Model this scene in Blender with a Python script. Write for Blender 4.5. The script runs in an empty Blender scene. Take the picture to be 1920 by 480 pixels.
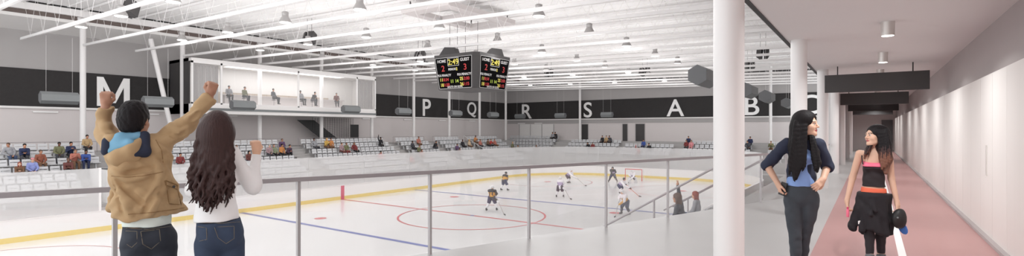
import bpy, bmesh, math, random
import numpy as np
from mathutils import Vector, Matrix, Euler
PI = math.pi
SC = bpy.context.scene
COL = SC.collection
random.seed(7)
rng = np.random.default_rng(5)

# ---------------------------------------------------------------- materials
def lin(c):
    return tuple((x/255/12.92 if x/255 <= .04045 else ((x/255+.055)/1.055)**2.4) for x in c)
MATS = {}
def mat(name, rgb, rough=.6, metal=0., emit=0., var=0., scale=8., spec=.5, bump=0., stretch=None):
    """principled material; var = strength of a procedural noise on the colour"""
    if name in MATS: return MATS[name]
    m = bpy.data.materials.new(name); m.use_nodes = True
    nt = m.node_tree; b = nt.nodes['Principled BSDF']
    col = lin(rgb)
    b.inputs['Base Color'].default_value = (*col, 1)
    b.inputs['Roughness'].default_value = rough
    b.inputs['Metallic'].default_value = metal
    b.inputs['Specular IOR Level'].default_value = spec
    if emit:
        b.inputs['Emission Color'].default_value = (*col, 1); b.inputs['Emission Strength'].default_value = emit
    if var or bump:
        tc = nt.nodes.new('ShaderNodeTexCoord'); n = nt.nodes.new('ShaderNodeTexNoise')
        n.inputs['Scale'].default_value = scale; n.inputs['Detail'].default_value = 4
        if stretch:
            mp = nt.nodes.new('ShaderNodeMapping'); mp.inputs['Scale'].default_value = stretch
            nt.links.new(tc.outputs['Object'], mp.inputs['Vector']); nt.links.new(mp.outputs['Vector'], n.inputs['Vector'])
        else:
            nt.links.new(tc.outputs['Object'], n.inputs['Vector'])
        if var:
            mx = nt.nodes.new('ShaderNodeMix'); mx.data_type = 'RGBA'
            mx.inputs[6].default_value = (*[x*(1-var) for x in col], 1)
            mx.inputs[7].default_value = (*[min(1, x*(1+var)) for x in col], 1)
            nt.links.new(n.outputs['Fac'], mx.inputs[0]); nt.links.new(mx.outputs[2], b.inputs['Base Color'])
        if bump:
            bp = nt.nodes.new('ShaderNodeBump'); bp.inputs['Strength'].default_value = bump; bp.inputs['Distance'].default_value = .01
            nt.links.new(n.outputs['Fac'], bp.inputs['Height']); nt.links.new(bp.outputs['Normal'], b.inputs['Normal'])
    MATS[name] = m
    return m
def glass_mat(name, rgb, haze, gloss):
    """clear sheet: transparent + a milky diffuse share + a mirror share"""
    m = bpy.data.materials.new(name); m.use_nodes = True; nt = m.node_tree
    nt.nodes.clear()
    o = nt.nodes.new('ShaderNodeOutputMaterial'); t = nt.nodes.new('ShaderNodeBsdfTransparent')
    d = nt.nodes.new('ShaderNodeBsdfDiffuse'); tr = nt.nodes.new('ShaderNodeBsdfTranslucent'); g = nt.nodes.new('ShaderNodeBsdfGlossy')
    d.inputs[0].default_value = (*lin(rgb), 1); tr.inputs[0].default_value = (*lin(rgb), 1); g.inputs[0].default_value = (.9, .9, .9, 1); g.inputs[1].default_value = .02
    dm = nt.nodes.new('ShaderNodeMixShader'); dm.inputs[0].default_value = .5
    nt.links.new(d.outputs[0], dm.inputs[1]); nt.links.new(tr.outputs[0], dm.inputs[2])
    a = nt.nodes.new('ShaderNodeMixShader'); a.inputs[0].default_value = haze
    nt.links.new(t.outputs[0], a.inputs[1]); nt.links.new(dm.outputs[0], a.inputs[2])
    b = nt.nodes.new('ShaderNodeMixShader'); b.inputs[0].default_value = gloss
    nt.links.new(a.outputs[0], b.inputs[1]); nt.links.new(g.outputs[0], b.inputs[2])
    nt.links.new(b.outputs[0], o.inputs[0]); MATS[name] = m
    return m

# ---------------------------------------------------------------- object helpers
def link(name, me, parent=None):
    o = bpy.data.objects.new(name, me); COL.objects.link(o)
    if parent: o.parent = parent
    return o
def tag(o, label=None, cat=None, group=None, kind=None):
    if label: o['label'] = label
    if cat: o['category'] = cat
    if group: o['group'] = group
    if kind: o['kind'] = kind
    return o
def thing(name, label, cat, loc=(0, 0, 0), rz=0., group=None):
    o = bpy.data.objects.new(name, None); COL.objects.link(o); o.empty_display_size = .2
    o.location = loc; o.rotation_euler = (0, 0, rz)
    return tag(o, label, cat, group)
def copy_tree(o, parent=None):
    c = o.copy(); COL.objects.link(c)
    if parent: c.parent = parent
    for ch in KIDS.get(o.name, []): copy_tree(ch, c)
    return c
KIDS = {}
class MB:
    """collects shapes, then becomes ONE mesh object"""
    def __init__(s): s.v = []; s.f = []; s.mi = []; s.sm = []; s.cur = 0; s.smooth = False
    def add(s, vs, fs):
        n = len(s.v); s.v += [tuple(p) for p in vs]
        for f in fs: s.f.append([i+n for i in f]); s.mi.append(s.cur); s.sm.append(s.smooth)
    def box(s, x0, x1, y0, y1, z0, z1, M=None):
        vs = [(x, y, z) for x in (x0, x1) for y in (y0, y1) for z in (z0, z1)]
        if M: vs = [M @ Vector(p) for p in vs]
        s.add(vs, [(0, 1, 3, 2), (4, 6, 7, 5), (0, 4, 5, 1), (2, 3, 7, 6), (0, 2, 6, 4), (1, 5, 7, 3)])
    def bbox(s, x0, x1, y0, y1, z0, z1, r=.01, M=None):
        """box with bevelled edges"""
        bm = bmesh.new(); bmesh.ops.create_cube(bm, size=1)
        for v in bm.verts:
            v.co = Vector(((x0+x1)/2+v.co.x*(x1-x0), (y0+y1)/2+v.co.y*(y1-y0), (z0+z1)/2+v.co.z*(z1-z0)))
        bmesh.ops.bevel(bm, geom=list(bm.edges), offset=r, segments=2, affect='EDGES', profile=.6)
        bm.verts.index_update()
        vs = [(M @ v.co if M else v.co) for v in bm.verts]
        s.add(vs, [[v.index for v in f.verts] for f in bm.faces]); bm.free()
    def prism(s, poly, z0, z1, M=None):
        n = len(poly); vs = [(x, y, z0) for x, y in poly]+[(x, y, z1) for x, y in poly]
        if M: vs = [M @ Vector(p) for p in vs]
        s.add(vs, [list(range(n))[::-1], list(range(n, 2*n))]+[(i, (i+1) % n, n+(i+1) % n, n+i) for i in range(n)])
    def tube(s, pts, r, n=8, cap=True):
        pts = [Vector(p) for p in pts]; rr = r if isinstance(r, (list, tuple)) else [r]*len(pts)
        vs = []; up = None; s.smooth = True
        for i, p in enumerate(pts):
            d = (pts[min(i+1, len(pts)-1)]-pts[max(i-1, 0)]).normalized()
            if up is None:
                up = d.orthogonal().normalized()
            else:
                up = (up-d*up.dot(d)).normalized()
            w = d.cross(up)
            vs += [p+(up*math.cos(2*PI*j/n)+w*math.sin(2*PI*j/n))*rr[i] for j in range(n)]
        fs = [(i*n+j, i*n+(j+1) % n, (i+1)*n+(j+1) % n, (i+1)*n+j) for i in range(len(pts)-1) for j in range(n)]
        s.add(vs, fs); s.smooth = False
        if cap:
            s.add(vs[:n], [list(range(n))[::-1]]); s.add(vs[-n:], [list(range(n))])
    def bar(s, a, b, w, h=None):
        """rectangular bar between two points"""
        a, b = Vector(a), Vector(b); d = (b-a).normalized(); h = h or w
        x = d.cross(Vector((0, 0, 1)))
        if x.length < 1e-4: x = Vector((1, 0, 0))
        x.normalize(); y = x.cross(d)
        vs = [p+x*i*w/2+y*j*h/2 for p in (a, b) for i, j in ((-1, -1), (1, -1), (1, 1), (-1, 1))]
        s.add(vs, [(0, 1, 2, 3), (4, 7, 6, 5), (0, 4, 5, 1), (1, 5, 6, 2), (2, 6, 7, 3), (3, 7, 4, 0)])
    def lathe(s, prof, c=(0, 0, 0), n=24, M=None):
        vs = [(c[0]+r*math.cos(2*PI*j/n), c[1]+r*math.sin(2*PI*j/n), c[2]+z) for r, z in prof for j in range(n)]
        if M: vs = [M @ Vector(p) for p in vs]
        s.smooth = True
        s.add(vs, [(i*n+j, i*n+(j+1) % n, (i+1)*n+(j+1) % n, (i+1)*n+j) for i in range(len(prof)-1) for j in range(n)])
        s.smooth = False
        s.add(vs[:n], [list(range(n))[::-1]]); s.add(vs[-n:], [list(range(n))])
    def mesh(s, name, mats):
        me = bpy.data.meshes.new(name); me.from_pydata(s.v, [], s.f)
        for m in (mats if isinstance(mats, (list, tuple)) else [mats]): me.materials.append(m)
        me.polygons.foreach_set('material_index', s.mi); me.polygons.foreach_set('use_smooth', s.sm)
        bm = bmesh.new(); bm.from_mesh(me); bmesh.ops.recalc_face_normals(bm, faces=bm.faces); bm.to_mesh(me); bm.free()
        me.update(); return me
    def build(s, name, mats, parent=None):
        o = link(name, s.mesh(name, mats), parent)
        if parent: KIDS.setdefault(parent.name, []).append(o)
        return o
def struct(name, mb, mats):
    return tag(mb.build(name, mats), kind='structure')
ORD = ['first', 'second', 'third', 'fourth', 'fifth', 'sixth', 'seventh', 'eighth', 'ninth', 'tenth', 'eleventh', 'twelfth',
       'thirteenth', 'fourteenth', 'fifteenth', 'sixteenth', 'seventeenth', 'eighteenth', 'nineteenth', 'twentieth']
TENS = {20: 'twenty', 30: 'thirty', 40: 'forty'}
def ordn(i):
    """0 -> first"""
    if i < 20: return ORD[i]
    t, u = divmod(i+1, 10)
    if u == 0: return TENS[t*10][:-1]+'ieth'
    return TENS[t*10]+'-'+ORD[u-1]
def text_mesh(txt, size, bold=0., extrude=.01, sx=1.):
    cu = bpy.data.curves.new('lettering', 'FONT'); cu.body = txt; cu.size = size; cu.offset = bold; cu.extrude = extrude
    cu.align_x = 'CENTER'; cu.align_y = 'CENTER'; cu.resolution_u = 6
    o = bpy.data.objects.new('lettering', cu); COL.objects.link(o)
    dg = bpy.context.evaluated_depsgraph_get()
    me = bpy.data.meshes.new_from_object(o.evaluated_get(dg)); bpy.data.objects.remove(o)
    bpy.data.curves.remove(cu)
    if len(me.vertices):
        co = np.empty(len(me.vertices)*3); me.vertices.foreach_get('co', co); co = co.reshape(-1, 3)
        c = (co.min(0)+co.max(0))/2; co -= [c[0], c[1], 0]; co[:, 0] *= sx
        me.vertices.foreach_set('co', co.ravel())
    return me

# ---------------------------------------------------------------- camera: eye 1.52 m above the concourse, looking across the rink
TH = math.radians(35.03); S_, C_ = math.sin(TH), math.cos(TH); EYE = 1.52; HOR = 243.
cam = bpy.data.objects.new('camera', bpy.data.cameras.new('camera')); COL.objects.link(cam); SC.camera = cam
cam.location = (0, 0, EYE); cam.rotation_euler = (PI/2, 0, TH)
cam.data.sensor_width = 36; cam.data.lens = 18; cam.data.shift_y = 3/1920
cam.data.clip_start = .05; cam.data.clip_end = 400
def ray(u, v):
    dx = (u-960)/960
    return (-S_+C_*dx, C_+S_*dx, (HOR-v)/960)
def proj(x, y, z):
    f = -S_*x+C_*y; r = C_*x+S_*y
    return (960+960*r/f, HOR-960*(z-EYE)/f, f) if f > .1 else (None, None, f)
# ---------------------------------------------------------------- implicit surfaces for bodies and clothing
class SDF:
    """smooth union of round cones / ellipsoids / boxes on a grid, meshed by surface nets"""
    def __init__(s, lo, hi, h):
        s.lo = np.array(lo, float); s.h = h
        s.n = np.ceil((np.array(hi, float)-s.lo)/h).astype(int)+1
        s.D = np.full(s.n, .25, np.float32)
    def _win(s, lo, hi):
        i0 = np.clip(np.floor((np.array(lo)-s.lo)/s.h).astype(int), 0, s.n); i1 = np.clip(np.ceil((np.array(hi)-s.lo)/s.h).astype(int)+1, 0, s.n)
        if np.any(i1 <= i0): return None, None
        ax = [(s.lo[a]+s.h*np.arange(i0[a], i1[a])).astype(np.float32) for a in range(3)]
        return (slice(i0[0], i1[0]), slice(i0[1], i1[1]), slice(i0[2], i1[2])), np.meshgrid(*ax, indexing='ij', sparse=True)
    def _mix(s, w, d, k, sub):
        D = s.D[w]
        if sub:
            h = np.clip(.5-.5*(D+d)/k, 0, 1); s.D[w] = D*(1-h)-d*h+k*h*(1-h)
        else:
            h = np.clip(.5+.5*(D-d)/k, 0, 1); s.D[w] = D*(1-h)+d*h-k*h*(1-h)
    def rc(s, a, b, ra, rb=None, k=.02, fy=1., sub=False):
        rb = ra if rb is None else rb; a = np.array(a, float); b = np.array(b, float)
        R = max(ra, rb)+k+3*s.h; m = np.array([R, R*max(1, fy), R])
        w, g = s._win(np.minimum(a, b)-m, np.maximum(a, b)+m)
        if w is None: return
        px, py, pz = g[0]-a[0], (g[1]-a[1])/fy, g[2]-a[2]; ba = b-a; ba[1] /= fy
        q = float(ba@ba)+1e-12
        t = np.clip((px*ba[0]+py*ba[1]+pz*ba[2])/q, 0, 1)
        d = np.sqrt((px-ba[0]*t)**2+(py-ba[1]*t)**2+(pz-ba[2]*t)**2)-(ra+(rb-ra)*t)
        s._mix(w, d.astype(np.float32), k, sub)
    def chain(s, pts, rs, k=.02, fy=1.):
        for i in range(len(pts)-1): s.rc(pts[i], pts[i+1], rs[i], rs[i+1], k, fy)
    def el(s, c, r, k=.02, M=None, sub=False):
        c = np.array(c, float); r = np.array(r, float); R = r.max()+k+3*s.h
        w, g = s._win(c-R, c+R)
        if w is None: return
        p = [g[0]-c[0], g[1]-c[1], g[2]-c[2]]
        if M is not None: p = [M[0][i]*p[0]+M[1][i]*p[1]+M[2][i]*p[2] for i in range(3)]
        k0 = np.sqrt((p[0]/r[0])**2+(p[1]/r[1])**2+(p[2]/r[2])**2); k1 = np.sqrt((p[0]/r[0]**2)**2+(p[1]/r[1]**2)**2+(p[2]/r[2]**2)**2)
        s._mix(w, (k0*(k0-1)/(k1+1e-6)).astype(np.float32), k, sub)
    def bx(s, c, hf, r, k=.01, M=None, sub=False):
        c = np.array(c, float); hf = np.array(hf, float); R = np.linalg.norm(hf)+k+3*s.h
        w, g = s._win(c-R, c+R)
        if w is None: return
        p = [g[0]-c[0], g[1]-c[1], g[2]-c[2]]
        if M is not None: p = [M[0][i]*p[0]+M[1][i]*p[1]+M[2][i]*p[2] for i in range(3)]
        q = [np.abs(p[i])-hf[i]+r for i in range(3)]
        d = np.sqrt(np.maximum(q[0], 0)**2+np.maximum(q[1], 0)**2+np.maximum(q[2], 0)**2)+np.minimum(np.maximum(np.maximum(q[0], q[1]), q[2]), 0)-r
        s._mix(w, d.astype(np.float32), k, sub)
    def grid(s):
        ax = [(s.lo[a]+s.h*np.arange(s.n[a])).astype(np.float32) for a in range(3)]
        return np.meshgrid(*ax, indexing='ij', sparse=True)
    def clip(s, p, n, k=.004, rad=None):
        """keep only the side the normal points away from (inside a ball of radius rad, if given)"""
        x, y, z = s.grid()
        if rad:
            w, (x, y, z) = s._win(np.array(p)-rad, np.array(p)+rad); n = np.array(n, float); n /= np.linalg.norm(n)
            d = np.where((x-p[0])**2+(y-p[1])**2+(z-p[2])**2 < rad*rad, (x-p[0])*n[0]+(y-p[1])*n[1]+(z-p[2])*n[2], -1)
            s.D[w] = np.maximum(s.D[w], d); return
        n = np.array(n, float); n /= np.linalg.norm(n)
        d = (x-p[0])*n[0]+(y-p[1])*n[1]+(z-p[2])*n[2]
        h = np.clip(.5-.5*(s.D-d)/k, 0, 1); s.D = (s.D*(1-h)+d*h+k*h*(1-h)).astype(np.float32)
    def folds(s, waves):
        """cloth folds: (amplitude, (fx,fy,fz), phase)"""
        x, y, z = s.grid(); m = np.abs(s.D) < .05
        t = 0
        for a, f, ph in waves: t = t+a*np.sin(f[0]*x+f[1]*y+f[2]*z+ph+1.3*np.sin(.37*f[2]*x+.41*f[0]*z+ph))
        s.D = np.where(m, s.D+t, s.D).astype(np.float32)
    def nets(s):
        D = s.D; h = s.h
        D[0], D[-1] = .2, .2; D[:, 0], D[:, -1] = .2, .2; D[:, :, 0], D[:, :, -1] = .2, .2
        sg = D < 0
        c = sg[:-1, :-1, :-1].astype(np.int8)
        tot = c.copy()
        for dx, dy, dz in [(i, j, k) for i in (0, 1) for j in (0, 1) for k in (0, 1)][1:]:
            tot = tot+sg[dx:dx+c.shape[0], dy:dy+c.shape[1], dz:dz+c.shape[2]]
        I, J, K = np.nonzero((tot > 0) & (tot < 8))
        idx = np.full(c.shape, -1, np.int32); idx[I, J, K] = np.arange(len(I))
        acc = np.zeros((len(I), 3)); cnt = np.zeros(len(I))
        for a in range(3):
            o = [b for b in range(3) if b != a]
            for p in (0, 1):
                for q in (0, 1):
                    e = [0, 0, 0]; e[o[0]] = p; e[o[1]] = q; e2 = list(e); e2[a] = 1
                    va = D[I+e[0], J+e[1], K+e[2]]; vb = D[I+e2[0], J+e2[1], K+e2[2]]
                    x = (va < 0) != (vb < 0); t = np.where(x, va/np.where(x, va-vb, 1), 0)
                    pt = np.zeros((len(I), 3)); pt[:, o[0]] = p; pt[:, o[1]] = q; pt[:, a] = t
                    acc += pt*x[:, None]; cnt += x
        V = s.lo+h*(np.stack([I, J, K], 1)+acc/cnt[:, None])
        F = []
        for a in range(3):
            o = [(a+1) % 3, (a+2) % 3]
            sl0 = [slice(None)]*3; sl1 = [slice(None)]*3; sl0[a] = slice(0, -1); sl1[a] = slice(1, None)
            E0, E1 = sg[tuple(sl0)], sg[tuple(sl1)]
            P = np.stack(np.nonzero(E0 != E1), 1)
            ok = np.all((P[:, o] > 0) & (P[:, o] < np.array(sg.shape)[o]-1), axis=1); P = P[ok]
            fl = sg[P[:, 0], P[:, 1], P[:, 2]]
            q = []
            for b, d in ((1, 1), (0, 1), (0, 0), (1, 0)):
                R = P.copy(); R[:, o[0]] -= b; R[:, o[1]] -= d; q.append(idx[R[:, 0], R[:, 1], R[:, 2]])
            Q = np.stack(q, 1); Q[~fl] = Q[~fl][:, ::-1]; F.append(Q)
        F = np.concatenate(F); F = F[np.all(F >= 0, 1)]
        return V, F
    def mesh(s, name, mats, paint=None):
        V, F = s.nets()
        me = bpy.data.meshes.new(name)
        me.vertices.add(len(V)); me.vertices.foreach_set('co', V.ravel())
        me.loops.add(F.size); me.loops.foreach_set('vertex_index', F.ravel().astype(np.int32))
        me.polygons.add(len(F)); me.polygons.foreach_set('loop_start', np.arange(0, F.size, 4, dtype=np.int32))
        me.polygons.foreach_set('use_smooth', np.ones(len(F), bool))
        for m in (mats if isinstance(mats, (list, tuple)) else [mats]): me.materials.append(m)
        if paint is not None and len(F):
            me.polygons.foreach_set('material_index', paint(V[F].mean(1)).astype(np.int32))
        me.update(calc_edges=True); me.validate()
        return me
def rotm(yaw=0., pitch=0., roll=0.):
    """columns: local right, forward, up"""
    return np.array((Matrix.Rotation(yaw, 3, 'Z') @ Matrix.Rotation(pitch, 3, 'X') @ Matrix.Rotation(roll, 3, 'Y')))
def head_sdf(S, c, M, s=1., ears=True):
    """face along local +y"""
    c = np.array(c, float)
    T = lambda p: c+M@(np.array(p)*s)
    MT = M
    def E(p, r, k=.015, sub=False): S.el(T(p), np.array(r)*s, k*s, MT, sub)
    def R(a, b, ra, rb, k=.012, sub=False): S.rc(T(a), T(b), ra*s, rb*s, k*s, 1., sub)
    E((0, -.012, .03), (.074, .095, .084), .02)
    E((0, .022, -.035), (.057, .068, .082), .03)
    R((-.036, .03, -.075), (0, .07, -.098), .024, .02, .03); R((.036, .03, -.075), (0, .07, -.098), .024, .02, .03)
    E((-.04, .058, -.03), (.024, .024, .026), .03); E((.04, .058, -.03), (.024, .024, .026), .03)
    R((-.034, .08, .02), (.034, .08, .02), .011, .011, .02)
    E((-.031, .1, .0), (.017, .016, .010), .012, True); E((.031, .1, .0), (.017, .016, .010), .012, True)
    E((-.031, .079, -.001), (.0135, .0125, .0105), .003); E((.031, .079, -.001), (.0135, .0125, .0105), .003)
    R((0, .088, .008), (0, .11, -.028), .0085, .0115, .01)
    E((-.011, .098, -.034), (.008, .01, .007), .006); E((.011, .098, -.034), (.008, .01, .007), .006)
    E((0, .089, -.058), (.022, .012, .0065), .006); E((0, .087, -.069), (.019, .012, .007), .006)
    if ears:
        for x in (-1, 1): E((.077*x, -.008, -.005), (.009, .02, .031), .008)
    return T
def face_paint(c, M, s=1.):
    """0 skin 1 eye white 2 dark (iris, brow) 3 lip"""
    c = np.array(c, float)
    def f(P):
        q = (P-c)@M/s; x, y, z = np.abs(q[:, 0]), q[:, 1], q[:, 2]; r = np.zeros(len(P))
        fr = (y > .06)
        r[fr & (((x-.031)/.0135)**2+((z+.0005)/.0062)**2 < 1)] = 1
        r[fr & (((x-.031)/.0058)**2+((z+.0005)/.0062)**2 < 1)] = 2
        r[fr & (np.abs(z-.0068) < .0022) & (np.abs(x-.031) < .016)] = 2
        r[fr & (np.abs(z-.021-.12*(.03-np.abs(x-.03))) < .0038) & (np.abs(x-.032) < .02)] = 2
        r[(y > .075) & ((x/.023)**2+((z+.0635)/.0115)**2 < 1)] = 3
        return r
    return f
def hand_sdf(S, w, d, n, thumb, s=1., curl=.4, spread=.0, k=.005):
    """w wrist, d towards the fingers, n out of the palm, thumb = +1/-1 side of d x n"""
    w = np.array(w, float); d = np.array(d, float); d /= np.linalg.norm(d)
    n = np.array(n, float); n -= d*(n@d); n /= np.linalg.norm(n); x = np.cross(d, n)*thumb
    P = lambda a, b, c: w+(x*a+d*b+n*c)*s
    S.rc(P(0, -.01, 0), P(0, .03, 0), .022*s, .026*s, .015)
    for a in (-.026, -.009, .009, .026): S.rc(P(a*.75, .02, 0), P(a, .082, -.002), .013*s, .0115*s, .012)
    L = [(.027, .07, .0), (.009, .078, .02), (-.009, .073, .01), (-.027, .057, -.02)]
    for i, (a, ln, off) in enumerate(L):
        p = np.array([a, .086, -.002]); ang = curl*.75; dx = (a/.027)*spread
        for j, fr in enumerate((.46, .3, .24)):
            q = p+np.array([dx*ln*fr, math.cos(ang)*ln*fr, math.sin(ang)*ln*fr])
            S.rc(P(*p), P(*q), (.0098-.0008*j)*s, (.0092-.0008*j)*s, k*s); p = q; ang += curl*(1.0+off*3)
    a = np.array([.022, .018, .006]); b = np.array([.046, .048, .016]); ca = min(curl, 1.3)
    c = b+np.array([.016-.028*ca*.6, .027, .012*ca+.004]); e = c+np.array([.006-.03*ca*.6, .02, .010*ca])
    S.rc(P(*a), P(*b), .0145*s, .0115*s, .012); S.rc(P(*b), P(*c), .0112*s, .0098*s, k*s); S.rc(P(*c), P(*e), .0098*s, .0085*s, k*s)
LAMP_W, SUITE_W, DOWN_W, WORLD_E, EXPO = 113., 210., 33., 2.4, 0.
# ---------------------------------------------------------------- palette
M_white = mat('white_paint', (226, 223, 221), .55, var=.02, scale=3)
M_steel = mat('white_steel', (228, 225, 224), .45)
M_deck = mat('roof_deck', (243, 241, 240), .7, var=.015, scale=2)
M_wall = mat('plaster_pink_white', (208, 201, 200), .8, var=.02, scale=1.5)
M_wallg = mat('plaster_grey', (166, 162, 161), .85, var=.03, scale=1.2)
M_band = mat('black_acoustic_panel', (42, 39, 39), .8, var=.25, scale=6)
M_letter = mat('letter_white', (238, 236, 235), .5)
M_conc = mat('polished_concrete', (178, 176, 175), .32, var=.05, scale=1.6)
M_track = mat('running_track_rubber', (178, 133, 130), .38, var=.05, scale=1.2)
M_trackline = mat('track_line_white', (235, 232, 230), .5)
M_soffit = mat('soffit_plaster', (218, 217, 217), .8, var=.01, scale=2)
M_panel = mat('wall_panel_white', (226, 221, 217), .5, var=.015, scale=1.0, stretch=(1, 6, .3))
M_corr = mat('corridor_grey', (172, 163, 162), .85, var=.03, scale=2)
M_step = mat('stand_concrete', (172, 169, 168), .8, var=.04, scale=2)
M_ice = mat('ice', (238, 237, 237), .16, spec=.35, var=.012, scale=.35)
M_red = mat('line_red', (212, 96, 100), .3)
M_blue = mat('line_blue', (104, 114, 178), .3)
M_board = mat('dasher_white', (233, 230, 229), .35, var=.01, scale=1)
M_kick = mat('kick_yellow', (228, 202, 118), .45)
M_rail = mat('rail_grey', (158, 151, 153), .45)
M_dark = mat('dark_grey_panel', (60, 57, 57), .6, var=.05, scale=4)
M_black = mat('black_plastic', (30, 29, 30), .5)
M_grey = mat('speaker_grey', (118, 121, 122), .55)
M_greyd = mat('speaker_cap_grey', (104, 105, 107), .6)
M_metal = mat('brushed_metal', (222, 218, 214), .35, metal=.6)
M_seat = mat('seat_shell', (200, 200, 202), .45)
M_lampg = mat('lamp_housing', (168, 165, 164), .4, metal=.3)
M_lens = mat('lamp_lens', (255, 252, 248), .4, emit=3.0)
M_down = mat('downlight_lens', (255, 250, 244), .4, emit=6.0)
M_brown = mat('clerestory_brown', (104, 92, 88), .8, var=.1, scale=3)
G_rink = glass_mat('rink_glass', (250, 249, 249), .42, .015)
G_near = glass_mat('rink_glass_clear', (244, 243, 243), .03, .02)
G_guard = glass_mat('guard_glass', (240, 240, 240), .03, .045)
G_suite = glass_mat('suite_glass', (240, 240, 240), .10, .0)

ICE = EYE-5.4          # -3.88
CX, CY = -20.5, 24.9   # centre spot
XW, YE = -46., 64.2    # left wall, end wall
XC = -43.5             # column line
def deckz(x): return 9.65-.0235*(x-XC)
def chordz(x): return 7.2-.0235*(x-XC)

# ---------------------------------------------------------------- shell of the hall
m = MB(); m.box(XW-.3, XW, -6, YE+.3, -4, 9.9); struct('wall_left', m, [M_wall])
m = MB(); m.box(XW, XW+.03, -6, YE, 5.58, 8.15); struct('trim_1', m, [M_wallg])       # grey upper wall
m = MB(); m.box(XW, 3, YE, YE+.3, -4, 9.9); struct('wall_end', m, [M_wall])
m = MB(); m.box(XW, 3, YE-.03, YE, 5.58, 8.0); struct('trim_2', m, [M_wallg])
m = MB(); m.box(XW, XW+.1, -6, YE, 3.07, 5.58); struct('trim_3', m, [M_band])          # black band, left wall
m = MB(); m.box(XW+.1, 3, YE-.1, YE, 3.05, 5.58); struct('trim_4', m, [M_band])        # black band, end wall
m = MB(); m.box(XW, XW+.18, -6, YE, 2.93, 3.07); m.box(XW+.18, 3, YE-.18, YE, 2.91, 3.05); struct('trim_5', m, [M_white])
m = MB(); m.add([(XC, -6, deckz(XC)), (3.2, -6, deckz(3.2)), (3.2, YE, deckz(3.2)), (XC, YE, deckz(XC)),
                 (XC, -6, deckz(XC)+.25), (3.2, -6, deckz(3.2)+.25), (3.2, YE, deckz(3.2)+.25), (XC, YE, deckz(XC)+.25)],
                [(0, 1, 2, 3), (4, 5, 6, 7), (0, 1, 5, 4), (2, 3, 7, 6), (0, 3, 7, 4), (1, 2, 6, 5)])
y = -5.5
while y < YE-.6:                                                     # shallow ribs of the metal deck
    m.add([(XC, y, deckz(XC)-.05), (3, y, deckz(3)-.05), (3, y+.12, deckz(3)-.05), (XC, y+.12, deckz(XC)-.05),
           (XC, y, deckz(XC)+.01), (3, y, deckz(3)+.01), (3, y+.12, deckz(3)+.01), (XC, y+.12, deckz(XC)+.01)],
          [(0, 1, 2, 3), (0, 1, 5, 4), (2, 3, 7, 6), (0, 3, 7, 4), (1, 2, 6, 5)]); y += 1.02
struct('ceiling', m, [M_deck])
m = MB(); m.add([(XW, -6, 8.1), (XC, -6, 8.6), (XC, YE, 8.6), (XW, YE, 8.1), (XW, -6, 8.3), (XC, -6, 8.8), (XC, YE, 8.8), (XW, YE, 8.3)],
                [(0, 1, 2, 3), (4, 5, 6, 7), (0, 1, 5, 4), (2, 3, 7, 6), (0, 3, 7, 4), (1, 2, 6, 5)]); struct('ceiling_lower', m, [M_white])
m = MB(); m.box(XC-.12, XC-.02, -6, YE, 8.6, 9.12); struct('trim_6', m, [M_brown])
m = MB(); m.box(XC-.1, XC+.18, -6, YE, 9.08, 9.52); struct('trim_7', m, [M_steel])
m = MB(); m.box(XC-.08, XC+.02, -6, YE, 9.52, 9.72); struct('trim_8', m, [M_black])
m = MB(); m.box(XC, 3, YE-.12, YE-.02, 8.0, 8.22); struct('trim_9', m, [M_dark])
m = MB(); m.box(XC, 3, YE-.16, YE-.02, 8.22, 9.9); struct('trim_10', m, [M_white])
# concourse floor (slab edge follows the glass guard)
GD = Vector((.332, .943)).normalized(); G0 = Vector((-2.89, 8.84))
def gp(k): return G0+GD*1.52*k
gn = Vector((-GD.y, GD.x))
a0 = gp(-9.8)+gn*.07; a1 = Vector((-1.2, 8.84+GD.y*((-1.2+2.89)/GD.x)))+gn*.0
poly = [(1.5, -6), (1.5, 45.2), (-1.27, 45.2), (-1.27, a1.y+.2), (a1.x-.07, a1.y), (a0.x, a0.y), (a0.x, -6)]
m = MB(); m.prism(poly, -.3, 0); struct('floor', m, [M_conc])
m = MB(); m.box(-.6, 1.27, -6, 45, 0, .006); m.cur = 1; m.box(.27, .35, -6, 45, .006, .009); struct('floor_track', m, [M_track, M_trackline])
# corridor: soffit, panelled right wall, left wall beyond the guard, end wall
SZ = 3.08
m = MB(); m.box(-1.2, 1.75, -6, 45.2, SZ, SZ+.3); struct('ceiling_corridor', m, [M_soffit])
m = MB(); m.box(-1.26, -1.2, -6, 45.2, SZ-.01, SZ+.32); struct('trim_11', m, [M_black])
m = MB(); m.box(-1.3, -1.22, -6, 45.2, SZ+.3, 9.2); struct('wall_gallery', m, [M_wall])
m = MB(); m.box(1.46, 1.7, -6, 45.2, 0, SZ); struct('wall_right', m, [M_corr])
m = MB(); y = -6.0
while y < 44.9:
    m.box(1.33, 1.46, y+.003, min(y+.9, 45)-.003, .05, 2.28); y += .9
struct('trim_12', m, [M_panel])
m = MB(); m.box(1.27, 1.46, -6, 45, 0, .05); struct('baseboard_right', m, [M_corr])
m = MB(); m.box(-1.3, -1.14, 21, 45, 0, SZ); struct('wall_gallery_left', m, [M_soffit])
m = MB(); m.box(-1.3, 1.7, 45, 45.3, 0, SZ); struct('wall_back', m, [M_wall])
# flush door slot on the panelled wall
m = MB(); m.box(1.318, 1.334, 9.66, 9.70, .88, 1.30); tag(m.build('door_pull', M_metal), 'slim vertical metal pull on the white panelled corridor wall', 'handle')
m = MB(); m.box(.62, 1.26, 44.94, 45.0, 0, 2.2); struct('door_1', m, [M_greyd])
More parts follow.
